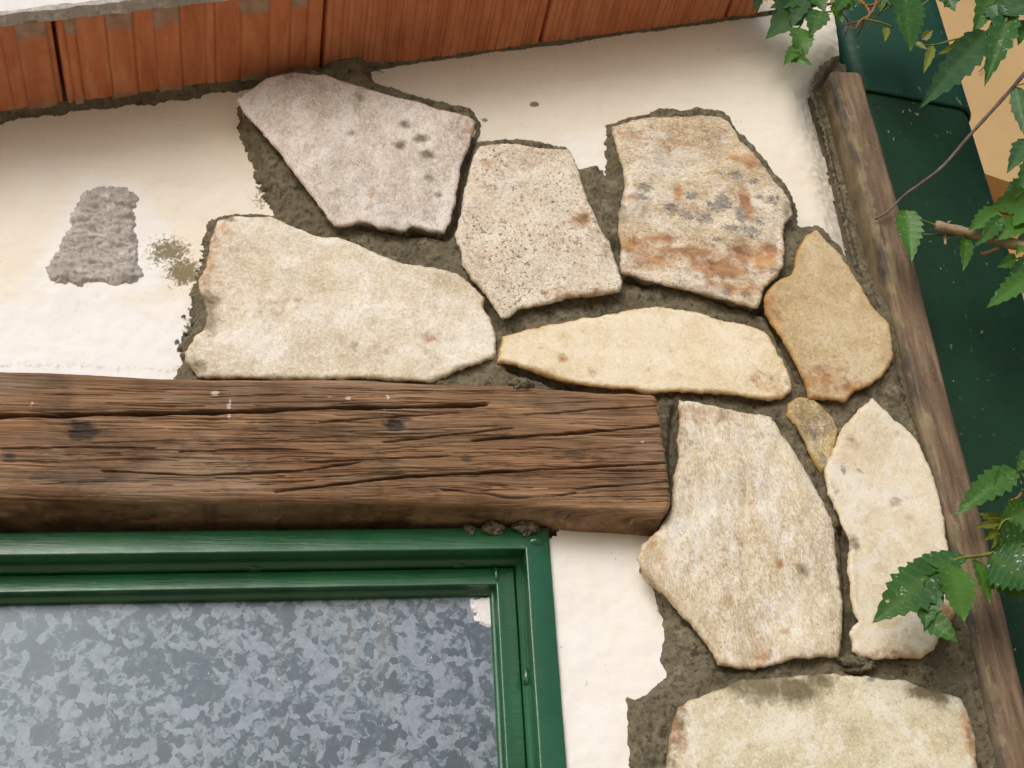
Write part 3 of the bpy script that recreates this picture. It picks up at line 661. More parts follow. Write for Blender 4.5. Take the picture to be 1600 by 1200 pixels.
stone(S4, -0.036, mat_stone('rust banded stone with mica', (230, 219, 198), (210, 193, 160), (178, 146, 102), (160, 128, 80), vein_amt=0.4, seed=4.9, grain=0.70, streak=(.7, 1, 1.5), rot=-.25, speck_amt=.5, speck=(90, 80, 74), speck_scale=300), 104,
      'stone with rusty bands and dark grey mica spots, upper right', relief=0.0055, rnd=0.006, edgew=0.006,
      stains=[(1, 1008, 294, 11, 7, .95), (1, 1002, 310, 10, 6, .8), (1, 1046, 325, 14, 9, .85), (1, 1080, 305, 11, 7, .9), (1, 1074, 335, 11, 8, .9), (1, 1100, 340, 14, 9, .95), (1, 1130, 317, 16, 12, .95), (1, 1118, 320, 12, 9, .8), (1, 1157, 338, 9, 16, .9), (1, 1125, 271, 6, 6, .8), (1, 1150, 274, 12, 8, .85), (1, 1178, 282, 8, 7, .8), (1, 1208, 313, 11, 8, .8), (1, 1188, 308, 8, 6, .7), (1, 1142, 358, 18, 6, .8), (1, 1175, 362, 16, 9, .7), (1, 1122, 375, 9, 6, .7), (1, 1190, 345, 14, 8, .6),
              (2, 1165, 320, 11, 28, .85), (2, 1060, 300, 9, 16, .75), (2, 1150, 245, 30, 12, .45), (2, 990, 380, 28, 16, .6), (2, 1030, 372, 40, 12, .6), (2, 1070, 395, 60, 14, .65), (2, 1120, 418, 50, 20, .8), (2, 1160, 395, 28, 18, .75), (2, 1195, 405, 22, 24, .75), (2, 1020, 405, 40, 18, .5), (2, 1150, 450, 50, 14, .6), (2, 1205, 390, 14, 20, .7), (2, 985, 215, 24, 14, .35), (2, 1180, 255, 22, 20, .5), (2, 990, 310, 26, 8, .5), (0, 972, 330, 12, 30, .6), (0, 1228, 330, 12, 26, .6), (1, 1135, 455, 9, 7, .7), (1, 1165, 458, 9, 7, .7), (1, 1008, 270, 8, 4, .5)])
stone(S5, -0.032, mat_stone('smooth honey cream stone', (238, 227, 202), (230, 214, 180), (216, 194, 150), (208, 166, 90), vein_amt=0.35, vein=(242, 234, 214), seed=5.5, edge_amt=.75, grain=0.35, blotch=.25), 105,
      'long honey cream stone lying over the right end of the beam', relief=0.0022, rnd=0.011, edgew=0.008, big=8, tilt=(0, .05),
      stains=[(2, 880, 562, 10, 6, .5), (2, 1200, 600, 40, 22, .35), (2, 930, 582, 10, 8, .4), (1, 1205, 592, 4, 3, .8), (2, 779, 548, 5, 8, .6), (0, 1230, 600, 9, 9, .6)])
stone(S6, -0.033, mat_stone('tan sandstone', (216, 198, 160), (200, 177, 134), (178, 150, 102), (186, 140, 62), vein_amt=0.25, vein=(214, 200, 170), seed=6.2, edge_amt=.75, grain=0.45, speck_amt=.3), 106,
      'tan ochre edged stone next to the brown corner post', relief=0.0025, rnd=0.010, edgew=0.009, big=8,
      stains=[(2, 1290, 590, 44, 22, .5), (2, 1330, 605, 40, 12, .6), (2, 1205, 480, 18, 40, .45), (0, 1262, 400, 14, 10, .3), (1, 1255, 585, 6, 16, .5), (1, 1296, 586, 7, 5, .5)])
stone(S7, -0.036, mat_stone('pale streaked beige stone', (238, 229, 208), (222, 208, 178), (192, 172, 136), (206, 176, 124), vein_amt=0.55, vein=(242, 241, 238), streak=(1.5, 1, .6), rot=-.3, seed=7.4, grain=0.60, speck_amt=.4, speck=(140, 104, 76)), 107,
      'large pale beige stone just right of the beam end', relief=0.004, rnd=0.010, edgew=0.007, tilt=(0.02, -.03),
      stains=[(0, 1257, 893, 11, 12, .8), (0, 1250, 885, 7, 6, .6), (2, 1218, 880, 10, 7, .7), (0, 1066, 700, 14, 40, .42), (0, 1070, 760, 16, 40, .32), (2, 1197, 1020, 16, 14, .55), (2, 1228, 985, 7, 5, .5), (2, 1100, 650, 60, 14, .3), (0, 1078, 695, 5, 4, .7), (2, 1060, 650, 16, 20, .4), (2, 1025, 860, 24, 26, .3)])
stone(S8, -0.034, mat_stone('smooth ivory stone', (240, 231, 211), (230, 218, 192), (212, 196, 164), (210, 180, 126), vein_amt=0.3, seed=8.8, grain=0.30, blotch=.2), 108,
      'tall narrow ivory stone behind the dusty leaflets, against the post', relief=0.002, rnd=0.008, edgew=0.006, big=7,
      stains=[(1, 1318, 734, 4, 6, .95), (1, 1342, 735, 5, 2.5, .7), (0, 1400, 786, 16, 9, .52), (0, 1422, 806, 14, 8, .48), (0, 1335, 848, 9, 12, .8), (2, 1480, 965, 16, 20, .8), (2, 1330, 690, 12, 12, .35), (0, 1305, 760, 8, 16, .5), (2, 1400, 1020, 60, 10, .35)])
stone(S9, -0.0275, mat_stone('ochre pebble', (204, 182, 122), (180, 154, 98), (140, 122, 86), (190, 152, 72), vein_amt=0.15, seed=9.1, edge_amt=.75, grain=0.35), 109,
      'small ochre grey stone wedged among the larger ones', relief=0.002, rnd=0.008, edgew=0.008,
      stains=[(0, 1255, 660, 16, 30, .55), (1, 1275, 680, 14, 24, .5), (1, 1285, 715, 9, 14, .6)])
stone(S10, -0.032, mat_stone('pale greenish cream stone', (228, 222, 198), (216, 206, 174), (194, 181, 144), (204, 174, 116), vein_amt=0.45, vein=(238, 235, 224), seed=10.6, grain=0.45, blotch=.3), 110,
      'pale cream stone at the bottom smeared with mortar on its top edge', relief=0.0025, rnd=0.012, edgew=0.006, big=7,
      stains=[(0, 1190, 1070, 45, 22, 1.0), (0, 1240, 1078, 45, 18, 1.0), (0, 1280, 1062, 24, 16, .9), (0, 1150, 1068, 30, 14, .9), (0, 1445, 1080, 30, 12, .9), (0, 1470, 1092, 20, 14, .8), (0, 1060, 1120, 14, 26, .7), (0, 1050, 1180, 10, 30, .55), (2, 1515, 1150, 12, 40, .5), (2, 1055, 1130, 14, 40, .6), (1, 1362, 1060, 6, 3, .9)])

# ------------------------------------------------------------------ wooden lintel beam
def beam():
    yF = -0.055
    tp = XZ([(-900, 545), (0, 577), (100, 581), (240, 588), (420, 590), (560, 592), (700, 597), (800, 600), (860, 607), (930, 611), (1010, 614), (1060, 616)], yF)
    bt = XZ([(-900, 752), (0, 780), (300, 781), (500, 782), (700, 784), (800, 787), (870, 792), (940, 799), (1000, 804), (1060, 808)], yF)
    xe = XZ([(1026, 616), (1034, 660), (1041, 700), (1047, 750), (1049, 782), (1046, 794), (1040, 802), (1034, 815)], yF)
    x0 = P(-500, 700, yF)[0]; xmax = P(1052, 760, yF)[0]
    xs = np.concatenate([np.arange(x0, P(-20, 700, yF)[0], 0.012), np.arange(P(-20, 700, yF)[0], xmax + 0.002, 0.0032)])
    n = len(xs); prof = []   # (kind, parameter)
    NF = 300
    rows = [('t', a) for a in (1, .5, .2)] + [('ta', a) for a in np.linspace(0, 1, 8)] + [('f', a) for a in np.linspace(0, 1, NF)[1:-1]] + [('ba', a) for a in np.linspace(0, 1, 22)] + [('b', a) for a in (.1, .25, .45, .7, 1)]
    zt_ = np.interp(xs, tp[:, 0], tp[:, 1]) + 0.0012 * fbm(xs * 14, xs * 0, 81, 4); zb_ = np.interp(xs, bt[:, 0], bt[:, 1]) + 0.0016 * fbm(xs * 9, xs * 0 + 3, 82, 3)
    rt = 0.006; rb = 0.013; yb = 0.11
    G = np.zeros((len(rows), n, 3)); wfront = np.zeros((len(rows), n))
    for i, (k, a) in enumerate(rows):
        if k == 't': y = yF + rt + (yb - yF - rt) * a + 0 * xs; z = zt_
        elif k == 'ta': an = a * math.pi / 2; y = yF + rt - rt * math.sin(an) + 0 * xs; z = zt_ - rt + rt * math.cos(an)
        elif k == 'f': y = yF + 0 * xs; z = (zt_ - rt) * (1 - a) + (zb_ + rb) * a
        elif k == 'ba': an = a * math.pi / 2; y = yF + rb - rb * math.cos(an) + 0 * xs; z = zb_ + rb - rb * math.sin(an)
        else: y = yF + rb + (yb - yF - rb) * a + 0 * xs; z = zb_
        G[i, :, 0] = xs; G[i, :, 1] = y; G[i, :, 2] = z; wfront[i] = 1.0 if k in ('f', 'ta') else (0.6 if k == 'ba' else 0.2)
    X, Y, Z = G[..., 0], G[..., 1], G[..., 2]
    wave = 0.006 * perlin(X * 3, Z * 4, 90)
    gr = 0.0005 * fbm(X * 7, (Z + wave) * 300, 91, 3, 0.6) + 0.0005 * fbm(X * 4, (Z + wave) * 90, 95, 2)
    cr = np.zeros_like(X); ck = np.zeros_like(X)
    cracks = [([(-500, 640), (0, 651), (60, 650), (160, 647), (250, 646), (330, 643), (420, 642), (520, 638), (640, 637), (760, 632)], .0022, .008),
              ([(430, 768), (520, 757), (640, 745), (740, 739), (850, 733), (960, 727), (1048, 722)], .0013, .005),
              ([(740, 688), (860, 680), (960, 672), (1045, 664)], .0014, .005), ([(690, 765), (760, 770), (790, 776), (860, 775), (900, 768)], .0012, .004),
              ([(0, 700), (120, 698), (240, 700)], .0009, .003), ([(160, 735), (300, 742), (470, 735), (560, 722)], .0010, .0035), ([(480, 722), (600, 716), (700, 712)], .0009, .003),
              ([(280, 705), (380, 700), (470, 702)], .0008, .003), ([(820, 650), (920, 640), (1035, 634)], .0010, .003), ([(900, 762), (1000, 756), (1048, 752)], .0010, .003),
              ([(600, 690), (720, 678), (800, 670)], .0009, .003), ([(500, 660), (620, 650), (720, 645)], .0009, .003)]
    rr = random.Random(4)
    for _ in range(260):
        x = rr.uniform(-40, 1000); y = rr.uniform(605, 790); L = rr.choice([rr.uniform(25, 90), rr.uniform(90, 300)]); sl = rr.uniform(-.07, .01) if x > 400 else rr.uniform(-.03, .04)
        cracks.append(([(x, y), (x + L * .5, y + sl * L * .5 + rr.uniform(-2, 2)), (x + L, y + sl * L)], rr.uniform(.00028, .00055), rr.uniform(.0008, .0020)))
    fx, fz = X.ravel(), Z.ravel()
    for line, w, dep in cracks:
        ln = XZ(line, yF); m = (fz > ln[:, 1].min() - .008) & (fz < ln[:, 1].max() + .008) & (fx > ln[:, 0].min() - .004) & (fx < ln[:, 0].max() + .004)
        if not m.any(): continue
        jz = 0.0008 * fbm(fx[m] * 40, fx[m] * 0, 99, 3)
        d = linedist(ln, fx[m], fz[m] + jz); wv = w * (0.55 + 0.6 * np.clip(0.5 + perlin(fx[m] * 22, fx[m] * 0 + w * 999, 98), 0, 1.5))
        v = sstep(1.6, 0.3, d / wv) ; c = cr.ravel(); c[m] = np.maximum(c[m], v * dep); cr = c.reshape(X.shape)
        k2 = ck.ravel(); k2[m] = np.maximum(k2[m], v * min(1, dep / .004)); ck = k2.reshape(X.shape)
    Yd = Y + (cr - gr + 0.002 * fbm(X * 6, Z * 18, 93, 2)) * wfront
    # worn hollows
    for px, py, rx, rz, k in [(830, 760, .07, .012, .003), (115, 672, .016, .010, .003), (617, 662, .010, .006, .004), (60, 745, .05, .012, .003)]:
        c = P(px, py, yF); Yd += k * np.exp(-(((X - c[0]) / rx) ** 2 + ((Z - c[2]) / rz) ** 2)) * wfront
    # squeeze the end to the traced profile
    xend = np.interp(Z, xe[::-1, 1], xe[::-1, 0]) + 0.0012 * fbm(Z * 150, Z * 0, 97, 3)
    over = np.clip(X - (xend - 0.004), 0, None); Xd = np.where(over > 0, xend - 0.004 + 0.004 * (1 - np.exp(-over / 0.004)), X)
    Yd = Yd + 0.003 * sstep(0.0, 0.006, over)
    V = np.stack([Xd, Yd, Z], -1).reshape(-1, 3); R = len(rows)
    idx = np.arange(R * n).reshape(R, n)
    Fq = np.stack([idx[:-1, :-1], idx[1:, :-1], idx[1:, 1:], idx[:-1, 1:]], -1).reshape(-1, 4)
    faces = [tuple(int(i) for i in f) for f in Fq] + [tuple(int(i) for i in idx[::-1, -1]), tuple(int(i) for i in idx[:, 0])]
    S = np.zeros((len(V), 3)); S[:, 2] = ck.ravel()
    for ch, px, py, rx, rz, k in [(0, 130, 674, 24, 15, 1.2), (0, 120, 665, 14, 9, .8), (0, 618, 662, 16, 9, 1.2), (0, 15, 712, 14, 12, .7), (0, 300, 690, 60, 30, .38), (0, 60, 745, 60, 18, .5), (0, 100, 705, 60, 18, .45), (0, 420, 660, 20, 14, .5), (0, 290, 700, 30, 20, .5), (0, 905, 712, 50, 14, .5), (0, 730, 716, 12, 8, .6), (0, 930, 716, 20, 10, .6), (0, 680, 775, 18, 12, .5), (0, 800, 725, 20, 14, .4), (0, 380, 725, 60, 20, .4), (0, 630, 655, 24, 14, .5),
                             (1, 335, 615, 9, 6, .8), (1, 358, 632, 5, 12, .7), (1, 358, 650, 5, 5, .8), (1, 544, 622, 6, 5, .9), (1, 606, 623, 4, 8, .8), (1, 585, 617, 10, 4, .5), (1, 514, 620, 4, 3, .7), (1, 50, 632, 6, 10, .6), (1, 600, 640, 9, 3, .6), (1, 1003, 690, 6, 4, .6), (1, 560, 625, 30, 8, .3)]:
        c = P(px, py, yF); S[:, ch] = np.maximum(S[:, ch], k * np.exp(-(((V[:, 0] - c[0]) / (rx * .0007)) ** 2 + ((V[:, 2] - c[2]) / (rz * .00082)) ** 2)))
    o = mesh_obj('lintel_beam', V, faces, WOOD, None, loc=(x0, 0, float(zb_[0])), attrs={'stain': S})
    tag(o, 'old cracked brown wooden lintel beam above the green window', 'beam')
beam()

# ------------------------------------------------------------------ window
win = empty('window', (WC[0] - WIN_W / 2, 0.02, WC[2] - WIN_H), 'green painted steel window with a spangled zinc sheet in place of glass', 'window')
def rows_at(col, rows):
    return [float((P(col, rw, Yy) - WC) @ wd) for rw, Yy in rows]
def WP(u, w, y): 
    p = WC + wu * u + wd * w; return np.array([p[0], y, p[2]])
def arc_profile(pts, r=0.004, seg=5):
    """round the corners of an open profile of (offset, depth) points"""
    out = []
    for i, p in enumerate(pts):
        if i in (0, len(pts) - 1): out.append(p); continue
        a = np.array(pts[i - 1]) - p; b = np.array(pts[i + 1]) - p; la, lb = np.linalg.norm(a), np.linalg.norm(b)
        rr = min(r, la * .45, lb * .45); A = p + a / la * rr; B = p + b / lb * rr
        for k in range(seg + 1):
            t = k / seg; out.append((1 - t) ** 2 * A + 2 * t * (1 - t) * np.array(p) + t * t * B)
    return [np.array(q) for q in out]
def member(name, side, prof, parent, mat, o_extra=0.0, nlen=70, seed=0):
    """side: head, right, left, bottom; mitred at both corners"""
    V = []; n = len(prof)
    for i in range(nlen + 1):
        a = i / nlen
        for (o, y) in prof:
            if side == 'head': u = o + (WIN_W - 2 * o) * a; w = o
            elif side == 'bottom': u = o + (WIN_W - 2 * o) * (1 - a); w = WIN_H - o
            elif side == 'right': u = o; w = o + (WIN_H - 2 * o) * (1 - a)
            else: u = WIN_W - o; w = o + (WIN_H - 2 * o) * a
            V.append(WP(u, w, y))
    V = np.array(V)
    V[:, 1] += 0.0006 * fbm(V[:, 0] * 20 + V[:, 2] * 20, V[:, 1] * 60, seed, 3)
    Fc = []
    for i in range(nlen):
        for j in range(n - 1):
            q = i * n + j; Fc.append((q, q + 1, q + 1 + n, q + n))
    return mesh_obj(name, V, Fc, mat, parent)
o1 = 0.030; o2 = 0.0365
rib = arc_profile([np.array(p) for p in [(-0.001, 0.05), (-0.001, -0.012), (0.0265, -0.018), (0.0265, 0.004), (0.0325, 0.0085), (0.0325, 0.05)]], 0.003)
sash_p = arc_profile([np.array(p) for p in [(0.033, 0.06), (0.033, 0.0120), (0.0535, 0.0070), (0.0535, 0.0185), (0.0585, 0.0205), (0.0585, 0.06)]], 0.0025)
MEM = {}
for nm, sd in (('frame_head', 'head'), ('frame_jamb', 'right'), ('frame_jamb', 'left'), ('frame_sill', 'bottom')):
    MEM.setdefault(nm, member(nm, sd, rib, win, GREEN, seed=3))
for nm, sd in (('sash_rail', 'head'), ('sash_stile', 'right'), ('sash_stile', 'left'), ('sash_rail', 'bottom')):
    MEM.setdefault(nm, member(nm, sd, sash_p, win, GREEN, seed=7))
pv = []; nxp, nzp = 60, 50
for j in range(nzp + 1):
    for i in range(nxp + 1):
        u = 0.057 + (WIN_W - .114) * i / nxp; w = 0.057 + (WIN_H - .114) * j / nzp
        pv.append(WP(u, w, 0.0265 + 0.0012 * float(perlin(u * 5, w * 5, 33))))
idx = np.arange((nxp + 1) * (nzp + 1)).reshape(nzp + 1, nxp + 1)
pane = mesh_obj('panel', np.array(pv), np.stack([idx[:-1, :-1], idx[:-1, 1:], idx[1:, 1:], idx[1:, :-1]], -1).reshape(-1, 4), GALV, win)
tag(pane, 'blue grey galvanised sheet with zinc spangle')
V, Fc = [], []
def blob_sheet(name, poly_px, Y, mat, parent, h=0.002, seed=1, st=0.0012, ragk=0.002):
    poly = XZ(poly_px, Y); x0, z0 = poly.min(0) - .006; x1, z1 = poly.max(0) + .006
    xs = np.arange(x0, x1, st); zs = np.arange(z0, z1, st); X, Z = np.meshgrid(xs, zs); nx, nz = len(xs), len(zs); X = X.ravel(); Z = Z.ravel()
    s = sdf(poly, X, Z) + ragk * fbm(X * 150, Z * 150, seed, 3, .6)
    hh = np.clip(s * .5, -.001, h) + sstep(0, .005, s) * 0.0006 * fbm(X * 150, Z * 150, seed + 3, 3)
    used, Fq = grid_faces(s > -.0015, nx, nz)
    return mesh_obj(name, np.stack([X, Y - hh, Z], 1)[used], Fq, mat, parent)
WHITE = mat_simple('white filler', (226, 226, 230), (240, 240, 242), 60, 0.8, 0.4)
blob_sheet('filler_smear', [(738, 938), (748, 934), (768, 932), (776, 950), (776, 982), (761, 982), (750, 974), (742, 962), (736, 950)], 0.0250, WHITE, pane, .0016, 5, .0006, .0035)
# weld beads and paint runs on the frame
def bead(px, py, Y, sx, sz, mat, parent, name, seed, dy=0.004):
    c = P(px, py, Y); V = []; Fc = []; nu, nv_ = 14, 9
    for j in range(nv_ + 1):
        for i in range(nu):
            a = 2 * math.pi * i / nu; t = math.pi * j / nv_
            d = np.array([math.sin(t) * math.cos(a), -math.cos(t), math.sin(t) * math.sin(a)])
            k = 1 + 0.28 * float(fbm(d[0] * 2 + seed, d[2] * 2 + d[1], seed, 3))
            V.append(c + d * np.array([sx, dy, sz]) * k)
    for j in range(nv_):
        for i in range(nu):
            a = j * nu + i; b = j * nu + (i + 1) % nu; Fc.append((a, b, b + nu, a + nu))
    return mesh_obj(name, V, Fc, mat, parent)
for i, (px, py, Y, sx, sz, pm) in enumerate([(85, 893, .010, .009, .0022, 'sash_rail'), (397, 889, .010, .009, .0026, 'sash_rail'), (717, 884, .010, .008, .0026, 'sash_rail'), (775, 898, .0095, .003, .009, 'sash_rail'), (822, 1058, .006, .003, .009, 'frame_jamb'), (824, 920, .006, .003, .006, 'frame_jamb'), (836, 845, -.015, .008, .006, 'frame_head'), (571, 832, .0, .012, .004, 'frame_head')]):
    bead(px, py, Y, sx, sz, GREEN, MEM[pm], 'weld_bead', i + 2)

# ------------------------------------------------------------------ mortar crumbs
def lump(name, px, py, Y, r, label, group, seed, mat=MORTAR, sq=(1, 1, 1), amp=1.0):
    import bmesh
    bm = bmesh.new(); bmesh.ops.create_icosphere(bm, subdivisions=4, radius=1.0)
    c = P(px, py, Y); V = np.array([v.co for v in bm.verts]); Fc = np.array([[v.index for v in f.verts] for f in bm.faces]); bm.free()
    k = 1 + amp * 0.38 * fbm(V[:, 0] * 1.5 + V[:, 1], V[:, 2] * 1.5 - V[:, 1], seed, 4, 0.65) + amp * 0.15 * fbm(V[:, 0] * 5 + V[:, 1] * 3, V[:, 2] * 5, seed + 3, 2)
    V = V * k[:, None] * r * np.array(sq) + c
    o = mesh_obj(name, V, Fc, mat, None, loc=(c[0], c[1], c[2] - r * sq[2])); tag(o, label, 'mortar', group); return o
CR = 'crumbs of mortar'
lump('mortar_lump', 733, 830, -0.012, 0.0058, 'smallest mortar crumb, leftmost of the three on top of the green window frame', CR, 11)
lump('mortar_lump', 769, 828, -0.012, 0.0092, 'mortar crumb in the middle of the three on top of the green window frame', CR, 17, sq=(1.15, 1, .85))
lump('mortar_lump', 823, 826, -0.012, 0.0100, 'mortar crumb on the top right corner of the green window frame', CR, 23, sq=(1.2, 1, 1))
lump('mortar_lump', 812, 604, -0.050, 0.0095, 'mortar crumb lying on top of the wooden beam', CR, 29, sq=(1.5, 1, .8))
lump('mortar_lump', 1340, 1038, -0.026, 0.011, 'round mortar crumb stuck in the joint above the bottom stone', CR, 43, sq=(1.5, .8, .8))

# ------------------------------------------------------------------ brick eave
eave = empty('roof_eave', EA, 'sloping eave of red hollow bricks under a white painted concrete edge', 'eave')
jx = [P(105, 173, 0)[0], P(503, 119, 0)[0], P(845, 73, 0)[0], P(1134, 34, 0)[0]]
js = [(x - EA[0]) / EU[0] for x in jx]; Lb = js[1] - js[0]
ends = [js[0] - 2 * Lb, js[0] - Lb] + js + [js[3] + 0.052]
print('brick lengths', [ends[i + 1] - ends[i] for i in range(len(ends) - 1)])
def brick(s0, s1, seed, style):
    g_ = 0.0022; s0 += g_; s1 -= g_; th = 0.085; n = int((s1 - s0) / 0.0011); s = np.linspace(s0, s1, n); q = s - s0; Lx = s1 - s0
    rgb = np.random.default_rng(seed); gl = np.zeros(n); plat = np.zeros(n)
    pos = 0.008; lev = 1.0
    while pos < Lx:
        gw = rgb.uniform(.0009, .0018) if style == 0 else rgb.uniform(.0005, .0011)
        gl = np.maximum(gl, rgb.uniform(.5, 1.0) * np.exp(-((q - pos) / gw) ** 2))
        nxt = pos + (rgb.uniform(.010, .034) if style == 0 else rgb.uniform(.004, .013))
        lev = rgb.uniform(0, 1.0) if style else (1.0 - lev if rgb.random() < .8 else lev)
        plat = np.where((q >= pos) & (q < nxt), lev, plat); pos = nxt
    if style == 0: h = 0.0016 * plat - 0.0016 * gl + 0.0003 * fbm(q * 160, q * 0, seed, 3)
    else: h = 0.0005 * plat - 0.0012 * gl + 0.0003 * fbm(q * 300, q * 0, seed + 1, 2)
    h = h * sstep(0, .006, q) * sstep(0, .006, Lx - q)
    rnd_ = 0.003 * (1 - np.sqrt(np.clip(1 - np.clip(1 - np.minimum(q, Lx - q) / .003, 0, 1) ** 2, 0, 1)))
    ys = np.concatenate([[0.02, 0.008], np.linspace(0.0, -OVER + .003, 26), [-OVER + .001, -OVER]])
    V = []; C = []; GL = []
    for k, y in enumerate(ys):
        lift = (0.0 if k < len(ys) - 2 else (0.0008 if k == len(ys) - 2 else 0.003))
        nn = rnd_ + lift - h * 0.9 + 0.0006 * fbm(q * 40, np.full(n, y * 40), seed + 7, 2) + 0.003
        p = EA + EU * s[:, None] + EN * nn[:, None] + np.array([0, 1, 0]) * y; V.append(p)
        endf = np.clip(sstep(OVER * .38, 0.0, OVER + y) * .75, 0, 1); wallf = sstep(0.034, 0.0, -y) * .72
        C.append((1.25 if style == 0 else 0.42) * np.maximum(endf, wallf) * (0.45 + 0.75 * plat if style == 0 else 1.0) * np.ones(n)); GL.append(gl)
    m = len(ys); top = []
    base = np.concatenate(V); idx = np.arange(m * n).reshape(m, n)
    faces = [tuple(int(i) for i in f) for f in np.stack([idx[:-1, :-1], idx[:-1, 1:], idx[1:, 1:], idx[1:, :-1]], -1).reshape(-1, 4)]
    T = []                                            # top outline, straight above the bottom outline
    bl = [int(i) for i in list(idx[0, :]) + list(idx[1:, -1]) + list(idx[-1, ::-1][1:]) + list(idx[::-1, 0][1:-1])]
    up = base[bl] + EN * th; nb0_ = len(base)
    for a in range(len(bl)):
        b = (a + 1) % len(bl); faces.append((bl[b], bl[a], nb0_ + a, nb0_ + b))
    faces.append(tuple(nb0_ + a for a in range(len(bl))))
    V = np.concatenate([base, up]); C = np.concatenate([np.concatenate(C), np.full(len(bl), .5)]); GL = np.concatenate([np.concatenate(GL), np.zeros(len(bl))])
    o = mesh_obj('brick', V, faces, BRICK, eave, loc=EA + EU * s0, attrs={'cem': C, 'groove': GL}, smooth=True)
    # object axes along the brick so that its grain runs across the eave
    return o
for i in range(len(ends) - 1):
    brick(ends[i], ends[i + 1], 200 + i * 7, 0 if i <= 2 else 1)
def rakebox(name, s0, s1, y0, y1, n0, n1, mat, parent, seg=120, rough=0.0015):
    V = []; ss = np.linspace(s0, s1, seg)
    for s in ss:
        for (y, nn) in ((y0, n0), (y0 + .0001, (n0 + n1) / 2), (y0, n1), (y1, n1), (y1, n0)):
            wob = rough * float(fbm(s * 40, nn * 30 + y * 30, 66, 4, .6))
            V.append(EA + EU * s + EN * (nn + (wob if nn == n0 else 0)) + np.array([0, 1, 0]) * (y + wob * .5))
    Fc = []
    for i in range(seg - 1):
        for j in range(5):
            a = i * 5 + j; b = i * 5 + (j + 1) % 5; Fc.append((a, b, b + 5, a + 5))
    Fc.append((4, 3, 2, 1, 0)); e = (seg - 1) * 5; Fc.append((e, e + 1, e + 2, e + 3, e + 4))
    return mesh_obj(name, V, Fc, mat, parent, smooth=False)
rakebox('concrete_edge', ends[0], ends[-1] - .01, -OVER - 0.012, -OVER - 0.002, 0.0035, 0.19, FASCIA, eave, 260, .0022)
rakebox('roof_slab', ends[0], ends[-1] - .01, -OVER - 0.001, 0.5, 0.092, 0.188, CORE, eave, 20)
rakebox('mortar_line', ends[0], js[1] - 0.02, -OVER - 0.0145, -OVER + 0.002, 0.0005, 0.006, PATCH, eave, 400, .0034)

# ------------------------------------------------------------------ corner post
def post():
    cl = XZ([(1319, 122), (1396, 400), (1449, 620), (1518, 880), (1580, 1160), (1650, 1500)], -0.018)
    x0, z0 = cl[0]; x1, z1 = cl[-1]
    wd_, r = 0.046, 0.013; prof = []
    hw, hd = wd_ / 2, 0.024
    for cxp, cyp, a0 in ((hw - r, -(hd - r), -90), (hw - r, hd - r, 0), (-(hw - r), hd - r, 90), (-(hw - r), -(hd - r), 180)):
        rr = r if cxp > 0 else 0.008; cx_ = math.copysign(hw - rr, cxp); cy_ = math.copysign(hd - rr, cyp)
        for k in range(9):
            an = math.radians(a0 + 90 * k / 8); prof.append((cx_ + rr * math.cos(an), cy_ + rr * math.sin(an)))
    # extra points across the front face for the mortar smears
    front = [(-hw + .008 + (2 * hw - .025) * k / 10, -hd) for k in range(1, 10)]
    prof = prof + front
    rows = 260; zs = np.concatenate([[z0, z0 - .001], np.linspace(z0 - .003, 0.6, rows - 2)]); n = len(prof); V = []; sm = []; dk = []
    for i, z in enumerate(zs):
        zc = np.interp(-z, -cl[:, 1], cl[:, 0]) if z > z1 else x1 + (x1 - x0) / (z1 - z0) * (z - z1)
        wgrow = 1.0
        for (px_, py_) in prof:
            sh = 0.97 if i == 0 else 1.0
            d = 0.0012 * float(perlin(z * 14, px_ * 60, 120)) + 0.0006 * float(perlin(z * 60, px_ * 160 + py_ * 90, 121))
            V.append((zc + px_ * sh * wgrow, -0.006 + py_ * sh - d, z))
            fx = (px_ + hw) / wd_
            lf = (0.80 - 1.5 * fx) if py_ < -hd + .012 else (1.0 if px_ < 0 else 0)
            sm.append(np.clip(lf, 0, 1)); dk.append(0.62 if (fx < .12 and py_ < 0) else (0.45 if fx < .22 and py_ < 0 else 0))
    faces = []
    for i in range(len(zs) - 1):
        for j in range(n):
            a = i * n + j; b = i * n + (j + 1) % n; faces.append((b, a, a + n, b + n))
    faces.append(tuple(range(n)))
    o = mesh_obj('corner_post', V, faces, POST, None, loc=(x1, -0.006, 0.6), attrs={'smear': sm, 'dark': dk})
    tag(o, 'weathered brown post with mortar smears at the wall corner', 'post')
post()

# ------------------------------------------------------------------ green downpipe
YP0 = 0.030
prx = P(1550, 320, YP0 + .02)[0]; plx = prx - 0.165
dp = empty('downpipe', ((prx + plx) / 2, YP0 + .05, 0), 'dark green painted box downpipe behind the corner post', 'pipe')
def duct(name, x0, x1, y0, y1, zlist, r, mat, slant=0.0):
    prof = []
    for cx_, cy_, a0 in ((x1 - r, y0 + r, -90), (x1 - r, y1 - r, 0), (x0 + r, y1 - r, 90), (x0 + r, y0 + r, 180)):
        for k in range(9):
            an = math.radians(a0 + 90 * k / 8); prof.append((cx_ + r * math.cos(an), cy_ + r * math.sin(an)))
    n = len(prof); V = []; Fc = []
    for z, grow in zlist:
        for (x, y) in prof:
            gx = (x - (x0 + x1) / 2); gy = (y - (y0 + y1) / 2)
            w = 0.0015 * float(perlin(z * 6, x * 9 + y * 9, 140))
            V.append((x + math.copysign(grow, gx) , y + math.copysign(grow, gy) + w, z - slant * gx))
    for i in range(len(zlist) - 1):
        for k in range(n):
            a = i * n + k; b = i * n + (k + 1) % n; Fc.append((b, a, a + n, b + n))
    return mesh_obj(name, V, Fc, mat, dp)
zc = P(1400, 156, YP0)[2]
